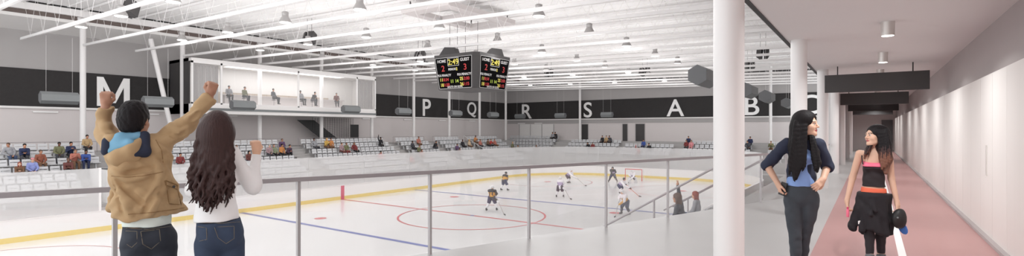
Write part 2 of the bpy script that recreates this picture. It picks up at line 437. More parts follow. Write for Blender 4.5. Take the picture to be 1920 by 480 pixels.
# ice with its painted lines
m = MB(); R = 8.5; hx, hy = 12.95, 30.48
def rink(off=0., n=10):
    r = R+off; pts = []
    for cx, cy, a in ((hx-R, hy-R, 0), (-hx+R, hy-R, 90), (-hx+R, -hy+R, 180), (hx-R, -hy+R, 270)):
        for i in range(n+1):
            t = math.radians(a+90*i/n); pts.append((CX+cx+r*math.cos(t), CY+cy+r*math.sin(t)))
    return pts
m.prism(rink(.3), ICE-.2, ICE)
def ring(c, r, w, z, n=64, a0=0, a1=2*PI):
    vs = []; fs = []
    for i in range(n+1):
        t = a0+(a1-a0)*i/n
        vs += [(c[0]+(r-w/2)*math.cos(t), c[1]+(r-w/2)*math.sin(t), z), (c[0]+(r+w/2)*math.cos(t), c[1]+(r+w/2)*math.sin(t), z)]
    m.add(vs, [(2*i, 2*i+1, 2*i+3, 2*i+2) for i in range(n)])
def flat(x0, x1, y0, y1, z): m.add([(x0, y0, z), (x1, y0, z), (x1, y1, z), (x0, y1, z)], [(0, 1, 2, 3)])
def disc(c, r, z): m.add([(c[0]+r*math.cos(2*PI*i/24), c[1]+r*math.sin(2*PI*i/24), z) for i in range(24)], [list(range(24))])
zl = ICE+.006; m.cur = 1
flat(CX-hx, CX+hx, CY-.12, CY+.12, zl)
for s in (-1, 1): flat(CX-hx+1, CX+hx-1, CY+s*26.8-.03, CY+s*26.8+.03, zl)
ring((CX, CY), 4.57, .13, zl+.002)
for sx in (-1, 1):
    for sy in (-1, 1):
        disc((CX+sx*6.9, CY+sy*6.1), .36, zl); disc((CX+sx*6.9, CY+sy*20.6), .36, zl)
        ring((CX+sx*6.9, CY+sy*20.6), 4.57, .06, zl)
ring((CX, CY+26.8), 1.83, .06, zl, a0=PI, a1=2*PI)
m.cur = 2
for s in (-1, 1): flat(CX-hx, CX+hx, CY+s*7.75-.15, CY+s*7.75+.15, zl)
disc((CX, CY), .15, zl+.004)
struct('ice_sheet', m, [M_ice, M_red, M_blue])
# apron around the ice, under the stands
m = MB(); m.box(XW, 3, -6, YE, -4.4, -4.09); struct('floor_base', m, [M_step])

# ---------------------------------------------------------------- dasher boards and rink glass: one fixed loop
T = thing('dasher_boards', 'white hockey rink boards with yellow kick strip and clear glass', 'boards', (CX, CY, ICE))
def strip(o0, o1, z0, z1, name, mm, segs=None, close=True):
    A, B = rink(o0), rink(o1); n = len(A); m = MB()
    for i in (range(n) if segs is None else segs):
        j = (i+1) % n; q = [A[i], A[j], B[j], B[i]]
        q = [(x-CX, y-CY) for x, y in q]; m.prism(q, z0, z1)
    return m.build(name, mm, T)
strip(.0, .12, .0, .26, 'kick_plate', M_kick); strip(.01, .12, .26, 1.07, 'board_panel', M_board); strip(-.02, .16, 1.07, 1.1, 'cap_rail', M_board)
n_ = len(rink()); P_ = rink()
def lsegs(cond): return [i for i in range(n_) if cond(((P_[i][0]+P_[(i+1) % n_][0])/2, (P_[i][1]+P_[(i+1) % n_][1])/2))]
m = MB()                                                            # far and end glass panes, in the straight left side with the gap at the gate
yl = [-2.9, 1.0, 5.4, 9.7, 12.6, 17.2, 22, 27, 32, 37, 42, 46.9-.02]
for a, b in zip(yl[:-1], yl[1:]):
    if a == 9.7: continue
    q = MB(); q.box(-hx-.07, -hx-.05, a-CY+.01, b-CY-.01, 1.1, 3.35); q.build('rink_glass', G_rink, T)
A = rink(.05); 
for i in lsegs(lambda p: p[1] > CY+hy-R+.01):
    j = (i+1) % n_; q = [A[i], A[j]]; d = Vector((q[1][0]-q[0][0], q[1][1]-q[0][1])).normalized(); w = Vector((d.y, -d.x))*.018
    m.prism([(q[0][0]-CX, q[0][1]-CY), (q[1][0]-CX, q[1][1]-CY), (q[1][0]-CX+w.x, q[1][1]-CY+w.y), (q[0][0]-CX+w.x, q[0][1]-CY+w.y)], 1.1, 3.35)
m.build('rink_glass', G_rink, T)
m = MB(); m.box(hx+.05, hx+.065, 9.5-CY, 46.8-CY, 1.1, 2.9); m.build('rink_glass', G_near, T)
m = MB()
for y in (9.7, 12.6): m.box(-hx-.12, -hx-.02, y-.05-CY, y+.05-CY, 1.1, 3.37)
m.build('gate_post', M_board, T)
m = MB(); m.box(-hx-.005, -hx+.012, -.15, .15, .0, 1.07); m.build('centre_line_stripe', mat('stripe_pink', (203, 74, 104), .4), T)

# ---------------------------------------------------------------- stands
XL = [-42.2+.85*k for k in range(7)]; ZL = [-.2-.43*k for k in range(7)]
YEND = [62.35-.85*k for k in range(5)]
m = MB()
m.box(XW, XL[0]-.42, -6, YE, -4.1, 0)
for k in range(7): m.box(XL[k]-.42, XL[k]+.43, -6, 57.3, -4.1, ZL[k])
AIS = [(13.15, 13.55), (25.45, 26.85), (36.95, 38.15), (43.1, 44.3), (49.0, 50.2)]
for a, b in AIS:
    for k in range(1, 7): m.box(XL[k]-.42, XL[k]-.0, a+.05, b-.05, ZL[k]-.01, ZL[k]+.215)
struct('stand_steps', m, [M_step])
m = MB(); m.box(XL[6]+.43, -33.6, -6, 57.3, -4.1, -3.0); m.box(XL[6]+.43, -2.0, 55.9, 57.95, -4.1, -3.0); struct('floor_walkway', m, [M_step])
m = MB(); m.box(XL[0]-.42, -2, YEND[0]+.42, YE, -4.1, 0)
for k in range(5): m.box(-44.6 if k < 6 else XL[0], -2, YEND[k]-.43, YEND[k]+.42, -4.1, ZL[k]-(.0))
struct('stand_steps_end', m, [M_step])
NX = [-2.3-.8*k for k in range(6)]; NZ = [-.45*(k+1)-.16 for k in range(6)]
m = MB()
for k in range(6): m.box(NX[k]-.4, NX[k]+.4, 9.2, 55.2, -4.1, NZ[k])
for a in (11.1, 19.2):
    for k in range(6): m.box(NX[k]+.0, NX[k]+.4, a, a+.9, NZ[k]-.01, NZ[k]+.225)
struct('stand_steps_near', m, [M_step])
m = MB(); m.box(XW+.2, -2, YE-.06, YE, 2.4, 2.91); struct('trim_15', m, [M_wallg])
T = thing('vomitory_block', 'grey stand entrance block with pale edge beside the nearest seat block', 'stand entrance', (-36.7, 10.95, -3.0))
m = MB(); m.box(-3.2, .0, .0, .25, 0, 2.1); m.box(-3.2, .0, 1.9, 2.15, 0, 2.1); m.box(-3.2, -2.9, 0, 2.15, 0, 2.1); m.build('side_wall', M_white, T)
m = MB(); m.box(-2.9, -.3, .25, 1.9, 1.7, 2.1); m.box(-.3, .02, .25, 1.9, .95, 2.1); m.build('lintel', M_greyd, T)
# seats -----------------------------------------------------------------
bk = MB(); Mt = Matrix.Translation((0, -.17, .63)) @ Matrix.Rotation(math.radians(12), 4, 'X')
bk.bbox(-.225, .225, -.022, .022, .055, .21, .018, Mt); bk.bbox(-.225, .225, -.022, .022, -.19, .025, .018, Mt)
bk.box(-.225, -.19, -.018, .018, .02, .06, Mt); bk.box(.19, .225, -.018, .018, .02, .06, Mt)
me_back = bk.mesh('backrest', M_seat)
pn = MB(); Mt = Matrix.Translation((0, .03, .44)) @ Matrix.Rotation(math.radians(14), 4, 'X')
pn.bbox(-.22, .22, -.2, .2, -.025, .025, .02, Mt); pn.box(-.03, .03, -.15, .0, -.4, -.02, Mt); pn.box(-.12, .12, -.19, .02, -.425, -.39, Matrix.Translation((0, .03, .428)))
me_pan = pn.mesh('seat_pan', M_seat)
SEATS = []   # (x, y, z, rz, block, row, index)
BL = [('A', 1.6, 12.2), ('B', 13.6, 25.35), ('C', 27.0, 36.85), ('D', 38.3, 43.0), ('E', 44.45, 48.9), ('F', 50.35, 57.1)]
for b, y0, y1 in BL:
    n = int((y1-y0)/.535)
    for k in range(7):
        if b == 'A' and k >= 3: nn = n-3
        else: nn = n
        for i in range(nn): SEATS.append((XL[k], y0+.27+i*.535, ZL[k], -PI/2, b, k, i))
EB = [('G', -44.2, -35.3, 0, 4), ('H', -33.4, -26.1, 1, 4), ('J', -25.3, -18.6, 2, 4), ('K', -17.9, -10.2, 1, 4), ('L', -9.0, -3.0, 1, 4)]
for b, x0, x1, k0, k1 in EB:
    n = int((x1-x0)/.56)
    for k in range(k0, k1+1):
        for i in range(n): SEATS.append((x0+.28+i*.56, YEND[k], ZL[k], PI, b, k, i))
for k in (2, 3):
    for i in range(12): SEATS.append((NX[k]-.05, 12.2+i*.56, NZ[k], PI/2, 'N', k, i))
def seat_seen(s):
    u, v, f = proj(s[0], s[1], s[2]+.7)
    return u is not None and -15 < u < 1470 and v < 480
SEATS = [s for s in SEATS if seat_seen(s)]
SEATS.sort(key=lambda s: -S_*s[0]+C_*s[1])
near = SEATS[:290]; far = SEATS[290:]
BNAME = {'A': 'block under letter M', 'B': 'block below glass suite', 'C': 'block by dark stairs', 'D': 'block under letter P', 'N': 'near stand'}
first = {}
for s in near: first[(s[4], s[5])] = min(first.get((s[4], s[5]), 999), s[6])
for s in near:
    t = thing('arena_seat', '', 'seat', s[:3], s[3], 'grey folding seats in the stands')
    j = s[6]-first[(s[4], s[5])]
    if s[4] == 'N': lb = 'grey seat seen from behind, %s from left, %s row below the near floor' % (ordn(j), ORD[s[5]-2])
    else: lb = 'grey seat, %s from left in %s row from top, %s' % (ordn(j), ORD[s[5]], BNAME[s[4]])
    t['label'] = lb
    link('backrest', me_back, t); link('seat_pan', me_pan, t)
m = MB()
for s in far:
    Mt = Matrix.Translation(s[:3]) @ Matrix.Rotation(s[3], 4, 'Z')
    for q in (me_back, me_pan):
        m.add([Mt @ v.co for v in q.vertices], [list(p.vertices) for p in q.polygons])
me = bpy.data.meshes.new('arena_seats_far'); me.from_pydata(m.v, [], m.f); me.materials.append(M_seat); me.update()
tag(link('far_arena_seating', me), 'rows of small grey folding seats in the farther stand blocks', 'seating', kind='stuff')
# rails behind the top row, aisle handrails
def rail_thing(name, label, cat, pts, posts, r, mm, group=None, pr=None):
    p0 = Vector(pts[0]); T = thing(name, label, cat, posts[0][0] if posts else p0, 0, group); o = Vector(T.location)
    m = MB(); m.tube([Vector(p)-o for p in pts], r, 8); m.build('rail', mm, T)
    for a, b in posts:
        m = MB(); m.tube([Vector(a)-o, Vector(b)-o], pr or r, 8); m.build('post', mm, T)
    return T
LN = {'A': 'block under letter M', 'B': 'second block from the left', 'C': 'block before the dark stairs', 'D': 'block under letter P', 'E': 'narrow block left of letter Q', 'F': 'last block before the corner'}
for b, y0, y1 in BL:
    x = XL[0]-.5; n = max(2, int((y1-y0)/2.4))
    rail_thing('stand_rail', 'thin grey rail behind the top row of the %s' % LN[b], 'railing', [(x, y0, .55), (x, y0, .72), (x, y1, .72), (x, y1, .55)],
               [((x, y0+(y1-y0)*i/n, 0), (x, y0+(y1-y0)*i/n, .72)) for i in range(n+1)], .02, M_rail, 'thin rails behind the top row of seats')
for i, (a, b) in enumerate(AIS):
    y = (a+b)/2; pos = [((XL[k], y, ZL[k]), (XL[k], y, ZL[k]+.95)) for k in (0, 2, 4)]
    if i in (0, 4):
        rail_thing('aisle_handrail', ['white sloping aisle handrail beside the top row spectator in tan jacket', '', '', '', 'sloping aisle handrail just under letter Q'][i], 'handrail',
                   [(XL[0], y, ZL[0]+.95), (XL[4], y, ZL[4]+.95)], pos, .03, M_steel)
# stair rails of the near stand, seen through the guard
for y, lb in ((11.0, 'grey sloping stair handrail behind the glass, left of the big white column'), (19.1, 'nearer of two sloping stair rails right of the big white column'), (20.15, 'farther of two sloping stair rails right of the big white column')):
    pts = [(-2.3, y, .94), (-6.4, y, -1.52)]
    pos = [((x, y, NZ[round((-2.3-x)/.8)]), (x, y, .94-.6*(-2.3-x))) for x in (-2.3, -3.9, -5.5)]
    rail_thing('stair_handrail', lb, 'handrail', pts, pos, .024, M_rail)

# ---------------------------------------------------------------- glass guard along the concourse edge
T = thing('glass_guardrail', 'long glass guardrail with grey posts and top rail along the concourse edge', 'guardrail', (*gp(0), 0))
def gl(p, z): return (p.x-G0.x, p.y-G0.y, z)
ks = [-9+i for i in range(13)]
end = Vector((a1.x, a1.y)); ang = math.atan2(GD.y, GD.x)
m = MB(); m.bar(gl(gp(-9), 1.0), gl(end, 1.0), .06, .045); m.bar(gl(end, 1.0), gl(Vector((-1.2, 20.85)), 1.0), .05, .045); m.build('top_rail', M_rail, T)
for k in ks:
    p = gp(k); m = MB(); m.bar(gl(p, 0), gl(p, .98), .034, .034); m.build('post', mat('post_grey', (180, 175, 176), .4), T)
    q = gp(k+1) if k < ks[-1] else end
    a, b = p+GD*.03, q-GD*.03; w = gn*.006
    if k == ks[-1]: b = end
    m = MB(); m.prism([(a-w-G0)[:], (b-w-G0)[:], (b+w-G0)[:], (a+w-G0)[:]], .03, .975); m.build('glass_pane', G_guard, T)
for ya, yb in ((end.y+.03, 15.44), (15.78, 18.3), (18.34, 20.8)):
    m = MB(); m.box(-1.2-.006-G0.x, -1.2+.006-G0.x, ya-G0.y, yb-G0.y, .03, .975); m.build('glass_pane', G_guard, T)

# ---------------------------------------------------------------- columns
def column(x, y, r, z0, z1, label, flare=False, group=None, plate=True):
    m = MB(); prof = [(r, 0), (r, z1-z0)]
    if plate: prof = [(r*1.25, 0), (r*1.25, .02), (r, .03)]+[(r, z1-z0)]
    m.lathe(prof, (0, 0, 0), 32); o = m.build('column', M_steel); o.location = (x, y, z0)
    return tag(o, label, 'column', group)
lab = ['big round white column nearest the camera, right of the rink', 'round white column behind the woman in the navy jacket', 'white column between the two women',
       'fourth white corridor column, left of the woman in black', 'fifth white column down the left side of the corridor', 'sixth white column down the left side of the corridor', 'last white column at the far corridor end']
for i, y in enumerate((4.81, 10.2, 15.6, 21.0, 26.4, 31.8, 37.2)): column(-1.03, y, .128, 0, SZ, lab[i], plate=False)
lab = ['tall white column at far left, between black band and letter M', 'white column in front of the dark end of the glass suite', 'white column behind the glass suite, second bay',
       'white column left of the dark stairs below the suite', 'white column at the right end of the glass suite', 'slim white column left of letter P', 'slim white column between letters P and Q',
       'slim white column right of letter Q', 'slim white column in the far left corner of the hall']
for i in range(9): column(XC, 11.66+6.1*i, .17, 0, 9.1, lab[i])
column(-32.7, 62.9, .16, 0, 9.0, 'slim white column left of letter S on the end wall'); column(-9.1, 62.9, .16, 0, 9.0, 'slim white column right of letter B on the end wall')
m = MB(); m.tube([(0, -1.9, 8.2), (0, -.2, -.01)], .16, 16); o = m.build('diagonal_brace', M_steel); o.location = (XC+.05, 17.5, 0); tag(o, 'leaning white round brace left of the glass suite', 'brace')

# ---------------------------------------------------------------- roof joists
XJ0, XJ1 = XC, -1.35
jy = [11.66-3.05*2+3.05*i for i in range(19)]
for i, y in enumerate(jy):
    T = thing('roof_joist', 'white open-web roof joist spanning the rink, %s from the camera end' % ordn(i), 'joist', (XC, y, chordz(XC)), 0, 'roof joists over the rink')
    L_ = XJ1-XJ0; sl = -.0235*L_
    m = MB(); m.bar((0, 0, 0), (L_, 0, sl), .13, .15); m.build('bottom_chord', M_steel, T)
    m = MB(); m.bar((0, 0, 2.32), (L_, 0, 2.32+sl), .13, .13); m.build('top_chord', M_steel, T)
    m = MB(); n = 16
    for j in range(n):
        x0 = L_*(j+.25)/n; x1 = L_*(j+.75)/n; x2 = L_*(j+1.25)/n
        m.tube([(x0, 0, -.0235*x0+2.3), (x1, 0, -.0235*x1+.04)], .008, 4, False)
        if j < n-1: m.tube([(x1, 0, -.0235*x1+.04), (x2, 0, -.0235*x2+2.3)], .008, 4, False)
    m.build('web', M_steel, T)

# ---------------------------------------------------------------- high bay lamps
LX = [-35.8, -30.0, -24.2, -18.4, -12.3]; LY = [4.45+5.07*i for i in range(11)]
hm = MB(); hm.lathe([(.10, .34), (.155, .34), (.165, .52), (.10, .55)], n=20); hm.lathe([(.285, 0.0), (.295, .03), (.27, .1), (.17, .28), (.15, .345)], n=28)
me_h = hm.mesh('housing', M_lampg); lm = MB(); lm.lathe([(.262, -.015), (.275, .012)], n=28); me_l = lm.mesh('lens', M_lens)
rm = MB(); rm.tube([(0, 0, .54), (0, 0, 2.3)], .012, 6); me_r = rm.mesh('hanger_rod', M_steel)
LROW = ['leftmost row', 'second row from left wall', 'middle row', 'row over scoreboard', 'rightmost row']
for i, x in enumerate(LX):
    seq = 0
    for y in LY:
        z = 7.2-.0235*(x+36)-.0
        u, v, f = proj(x, y, z)
        vis = u is not None and -10 < u < 1330 and v > -8
        if vis:
            seq += 1
            t = thing('high_bay_lamp', 'white bell-shaped lamp, %s from the front in %s' % (ORD[seq-1], LROW[i]), 'lamp', (x, y, z), 0, 'bell-shaped hanging lamps under the roof')
            link('housing', me_h, t); link('lens', me_l, t); link('hanger_rod', me_r, t)
        la = bpy.data.lights.new('lamp_light', 'POINT'); la.shadow_soft_size = .9; la.energy = LAMP_W; la.color = (1, 1, 1)
        lo = bpy.data.objects.new('lamp_light', la); COL.objects.link(lo); lo.location = (x, y, z-.55)

# ---------------------------------------------------------------- loudspeakers: grey hexagonal cylinders and dark cabinets
hx6 = [(math.cos(PI/6+PI/3*i), math.sin(PI/6+PI/3*i)) for i in range(6)]
def hexspk(x, y, z, label, ln=1.75, r=.37, along='Y', top=None):
    T = thing('hexagonal_speaker', label, 'loudspeaker', (x, y, z), 0, 'grey hexagonal speakers')
    Rm = (Matrix.Rotation(-PI/2, 4, 'X') if along == 'Y' else Matrix.Rotation(PI/2, 4, 'Y')) @ Matrix.Rotation(0 if along == 'Y' else PI/6*0, 4, 'Z')
    m = MB(); m.prism([(a*r, b*r) for a, b in hx6], -ln/2, ln/2, Rm); m.build('body', M_grey, T)
    for s in (-1, 1):
        m = MB(); m.prism([(a*r*.97, b*r*.97) for a, b in hx6], s*ln/2-.012, s*ln/2+.012, Rm); m.build('end_cap', M_greyd, T)
    for s in (-1, 1):
        q = Rm @ Vector((0, 0, s*ln*.35)); m = MB(); m.tube([(q.x, q.y, r*.9), (q.x, q.y, (top or chordz(x))-z)], .005, 6); m.build('hanger_rod', M_steel, T)
XS = -40.
for y, lb in ((9.6, 'grey hexagonal speaker on the black band left of letter M'), (14.8, 'grey hexagonal speaker behind the man, right of letter M'), (20.6, 'grey speaker in front of the suite glass near the raised fist'),
              (30.7, 'grey speaker at the right end of the suite glass'), (37.3, 'grey speaker between suite and letter P'), (45.5, 'grey speaker between letters P and Q'), (52.8, 'grey speaker right of letter Q')):
    hexspk(XS, y, 3.42, lb)
for x, lb in ((-41.0, 'grey speaker overlapping letter R on the end wall'), (-34.4, 'grey speaker left of letter S'), (-27.6, 'grey speaker between letters S and A')):
    hexspk(x, 60.5, 3.42, lb, ln=1.5, along='X')
for y, lb in ((19.9, 'large grey hexagonal speaker left of the big white column'), (28.4, 'grey hexagonal speaker right of the big column, upper'), (34.3, 'grey hexagonal speaker at letter B, middle of three'), (43.5, 'grey hexagonal speaker left of the second column, lowest')):
    hexspk(-5.15, y, 3.5, lb, r=.38)
for x, y, lb in ((-31.8, 10.5, 'dark loudspeaker pair hanging at the top left of the hall'), (-31.7, 20.9, 'dark loudspeaker pair hanging above the glass suite'), (-31.8, 31.6, 'dark loudspeaker pair left of the scoreboard'),
                 (-29.3, 49.0, 'dark loudspeaker pair above letter S'), (-19.3, 51.7, 'dark loudspeaker pair above letter A'), (-6.6, 42.1, 'dark loudspeaker between the first two columns, upper'), (-8.9, 49.9, 'dark loudspeaker between the first two columns, lower')):
    T = thing('hanging_loudspeaker', lb, 'loudspeaker', (x, y, deckz(x)-1.55), 0, 'dark loudspeakers under the roof'); T.scale = (.62, .62, 1) if x > -10 else (.85, .85, 1)
    for s in (-1, 1):
        m = MB(); m.prism([(-.3, -.3), (.3, -.3), (.2, .3), (-.2, .3)], -.36, .36, Matrix.Translation((s*.33, 0, 0)) @ Matrix.Rotation(s*.35, 4, 'Z') @ Matrix.Rotation(-.3, 4, 'X')); m.build('cabinet', M_dark, T)
    m = MB(); m.tube([(-.3, 0, .3), (-.3, 0, 1.5)], .015, 6); m.tube([(.3, 0, .3), (.3, 0, 1.5)], .015, 6); m.build('bracket', M_dark, T)

# ---------------------------------------------------------------- wall letters
for ch, x, y, wall in (('M', 0, 14.1, 'L'), ('P', 0, 46.7, 'L'), ('Q', 0, 55.6, 'L'), ('R', -42.2, 0, 'E'), ('S', -32.1, 0, 'E'), ('A', -20., 0, 'E'), ('B', -11.2, 0, 'E'), ('C', -5.5, 0, 'E')):
    if ch == 'M':
        q = MB()
        q.prism([(-1, -1.06), (-.63, -1.06), (-.63, .38), (-.12, -.82), (.12, -.82), (.63, .38), (.63, -1.06), (1, -1.06), (1, 1.06), (.62, 1.06), (0, -.42), (-.62, 1.06), (-1, 1.06)], -.03, .03); me = q.mesh('letter', M_letter)
    else:
        me = text_mesh(ch, 2.95, .03, .03, 1.04); me.materials.append(M_letter)
    co = np.empty(len(me.vertices)*3); me.vertices.foreach_get('co', co); co = co.reshape(-1, 3); h = co[:, 1].max()-co[:, 1].min()
    co[:, :2] *= 2.12/h; co[:, 1] -= (co[:, 1].max()+co[:, 1].min())/2; me.vertices.foreach_set('co', co.ravel()); me.update()
    o = link('wall_letter', me); tag(o, 'big white capital letter %s on the black wall band' % ch, 'letter')
    if wall == 'L': o.location = (XW+.13, y, 4.3); o.rotation_euler = (PI/2, 0, PI/2)
    else: o.location = (x, YE-.13, 4.25); o.rotation_euler = (PI/2, 0, 0)
# small linear lights under the band
for i in range(8):
    y = 10.3+6.1*i if i < 3 else 13.0+6.1*i
    m = MB(); m.bbox(-.06, .06, -.65, .65, -.05, .05, .01); o = m.build('wall_light', M_letter); o.location = (XW+.08, y, 2.72)
    tag(o, 'short white linear light under the black band, %s from the left' % ORD[i], 'wall light', 'linear lights under the band')
for i, x in enumerate((-43.2, -40.2)):
    m = MB(); m.bbox(-.65, .65, -.06, .06, -.05, .05, .01); o = m.build('wall_light', M_letter); o.location = (x, YE-.08, 2.45)
    tag(o, 'short white linear light on the end wall under letter R, %s' % ('left one', 'right one')[i], 'wall light', 'linear lights under the band')
# end wall: storefront and doors
m = MB(); m.box(-43.6, -37.6, YE-.04, YE, 0, 2.3); struct('trim_13', m, [M_white])
m = MB()
for x in (-43.6, -41.6, -39.6, -37.6): m.box(x-.05, x+.05, YE-.07, YE-.02, 0, 2.3)
struct('trim_14', m, [M_wallg])
for i, (x0, x1) in enumerate(((-33.05, -32.1), (-27.0, -26.35), (-25.2, -24.0))):
    m = MB(); m.box(x0, x1, YE-.06, YE, 0, 2.25); m.cur = 1; m.box(x0-.06, x0, YE-.08, YE, 0, 2.31); m.box(x1, x1+.06, YE-.08, YE, 0, 2.31); m.box(x0, x1, YE-.08, YE, 2.25, 2.31)
    struct('door_%d' % (i+2), m, [M_dark, M_wallg])

# ---------------------------------------------------------------- glass suite on the left wall
Y0, Y1, XF = 17.75, 35.35, -42.0
T = thing('viewing_suite', 'white glass-fronted viewing suite projecting from the left wall above the stand', 'viewing box', (XF, Y0, 2.7))
def sp(name, mm, *boxes):
    m = MB()
    for b in boxes: m.box(b[0]-XF, b[1]-XF, b[2]-Y0, b[3]-Y0, b[4]-2.7, b[5]-2.7)
    return m.build(name, mm, T)
sp('floor_slab', M_white, (XW+.2, XF, Y0, Y1, 2.75, 3.5)); sp('fascia_strip', M_grey, (XF, XF+.06, Y0, Y1, 3.02, 3.2))
sp('roof_slab', M_white, (XW+.2, XF, Y0, Y1, 6.75, 6.98)); sp('back_wall', M_white, (XW+.2, XW+.3, Y0, Y1, 3.5, 6.75))
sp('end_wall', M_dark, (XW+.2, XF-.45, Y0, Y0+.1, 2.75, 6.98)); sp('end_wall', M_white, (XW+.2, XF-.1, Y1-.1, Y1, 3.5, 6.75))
sp('frame', M_steel, *[(XF-.1, XF, y-.07, y+.07, 3.5, 6.75) for y in (Y0+.07, 19.95, 26.6, 33.0, Y1-.07)], (XF-.1, XF, Y0, Y1, 3.5, 3.6), (XF-.1, XF, Y0, Y1, 6.6, 6.75))
for a, b in ((Y0+.14, 19.88), (20.02, 26.53), (26.67, 32.93), (33.07, Y1-.14)): sp('glass_pane', G_suite, (XF-.06, XF-.04, a, b, 3.6, 6.6))
for a, b in ((Y0+.2, 19.85), (33.1, Y1-.2)):
    n = int((b-a)/.22)
    sp('blind', M_wallg, *[(XF-.32-.02*(i % 2), XF-.29-.02*(i % 2), a+(b-a)*i/n+.015, a+(b-a)*(i+1)/n-.015, 3.55, 6.45) for i in range(n)], (XF-.36, XF-.28, a, b, 6.45, 6.56))
sp('wainscot', mat('suite_tan_panel', (186, 172, 158), .7), *[(XW+.3, XW+.36, 20.2+1.1*i, 21.26+1.1*i, 3.5, 4.75) for i in range(11)])
sp('counter', M_wall, (-44.6, -44.0, 21, 33, 4.42, 4.48), (-44.5, -44.1, 21.2, 32.8, 3.5, 4.42))
la = bpy.data.lights.new('suite_light', 'AREA'); la.shape = 'RECTANGLE'; la.size = 14; la.size_y = 1.2; la.energy = SUITE_W; lo = bpy.data.objects.new('suite_light', la); COL.objects.link(lo)
lo.location = (-43.6, 26.7, 6.68); lo.rotation_euler = (0, 0, PI/2)
m = MB(); m.box(-.5, .5, -5.6, 5.6, 0, .03); o = m.build('ceiling_light', mat('panel_light', (255, 253, 250), .4, emit=1.2)); o.location = (-43.6, 26.7, 6.71); tag(o, 'long flat white ceiling light inside the glass suite', 'ceiling light')
# dark stairs under the suite
T = thing('steel_staircase', 'dark steel staircase with mesh guard under the glass suite', 'stairs', (-45.3, 33.0, 0))
m = MB(); m.add([(x, y, z) for x in (.45, .55) for y, z in ((-4.8, 2.45), (-3.0, 2.45), (.6, .0), (-1.3, .0), (-1.3, .0))], [(0, 1, 2, 3), (5, 6, 7, 8), (0, 1, 6, 5), (1, 2, 7, 6), (2, 3, 8, 7), (3, 0, 5, 8)]); m.build('stringer', M_black, T)
for i in range(11):
    m = MB(); m.box(-.55, .5, -3.2+i*.32, -2.9+i*.32, 2.2-i*.21, 2.25-i*.21); m.build('tread', M_dark, T)
m = MB()
for i in range(18): m.box(.58, .6, -3.2+i*.28, -3.18+i*.28, 0.0 if i > 8 else .1+2.3*(1-i/9)*.6, 2.68)
for i in range(22): m.bar((.59, -3.2, 2.6-i*.24), (.59, 1.7, 2.6-i*.24-2.3*.0) if False else (.59, 1.7, max(.05, 2.6-i*.12)), .012)
m.build('mesh_guard', M_dark, T)
m = MB(); m.box(.5, .6, 1.3, 2.3, 0, 2.05); m.build('access_door', M_black, T)

# ---------------------------------------------------------------- centre-hung scoreboard
SZ0, SZ1 = 4.03, 6.07; HT, HB, CH = 1.82, 1.60, .30
T = thing('scoreboard', 'black four-sided centre-hung scoreboard with lit red and yellow digits', 'scoreboard', (CX, CY, SZ0))
def octo(h, c): return [(h, -h+c), (h, h-c), (h-c, h), (-h+c, h), (-h, h-c), (-h, -h+c), (-h+c, -h), (h-c, -h)]
m = MB(); A, B = octo(HB, CH*.8), octo(HT, CH); A2 = octo(HT, CH)
rings = [(octo(HB-.05, .2), -.06), (A, 0), (B, SZ1-SZ0-.22), (A2, SZ1-SZ0)]
vs = [(x, y, z) for r, z in rings for x, y in r]; fs = [list(range(8)), list(range(24, 32))]
for i in range(3): fs += [(i*8+j, i*8+(j+1) % 8, i*8+8+(j+1) % 8, i*8+8+j) for j in range(8)]
m.add(vs, fs); m.build('cabinet', M_dark, T)
E_red = mat('led_red', (170, 40, 40), .6, emit=.12); E_yel = mat('led_yellow', (204, 190, 84), .6, emit=.15); E_wht = mat('sign_white', (190, 187, 186), .6); E_grn = mat('led_green', (170, 190, 70), .5, emit=.2)
M_scr = mat('screen_black', (10, 9, 10), .9, spec=.05)
dz = SZ1-SZ0-.22; tilt = math.atan2(HT-HB, dz)
fw, fh = 1.42, .93
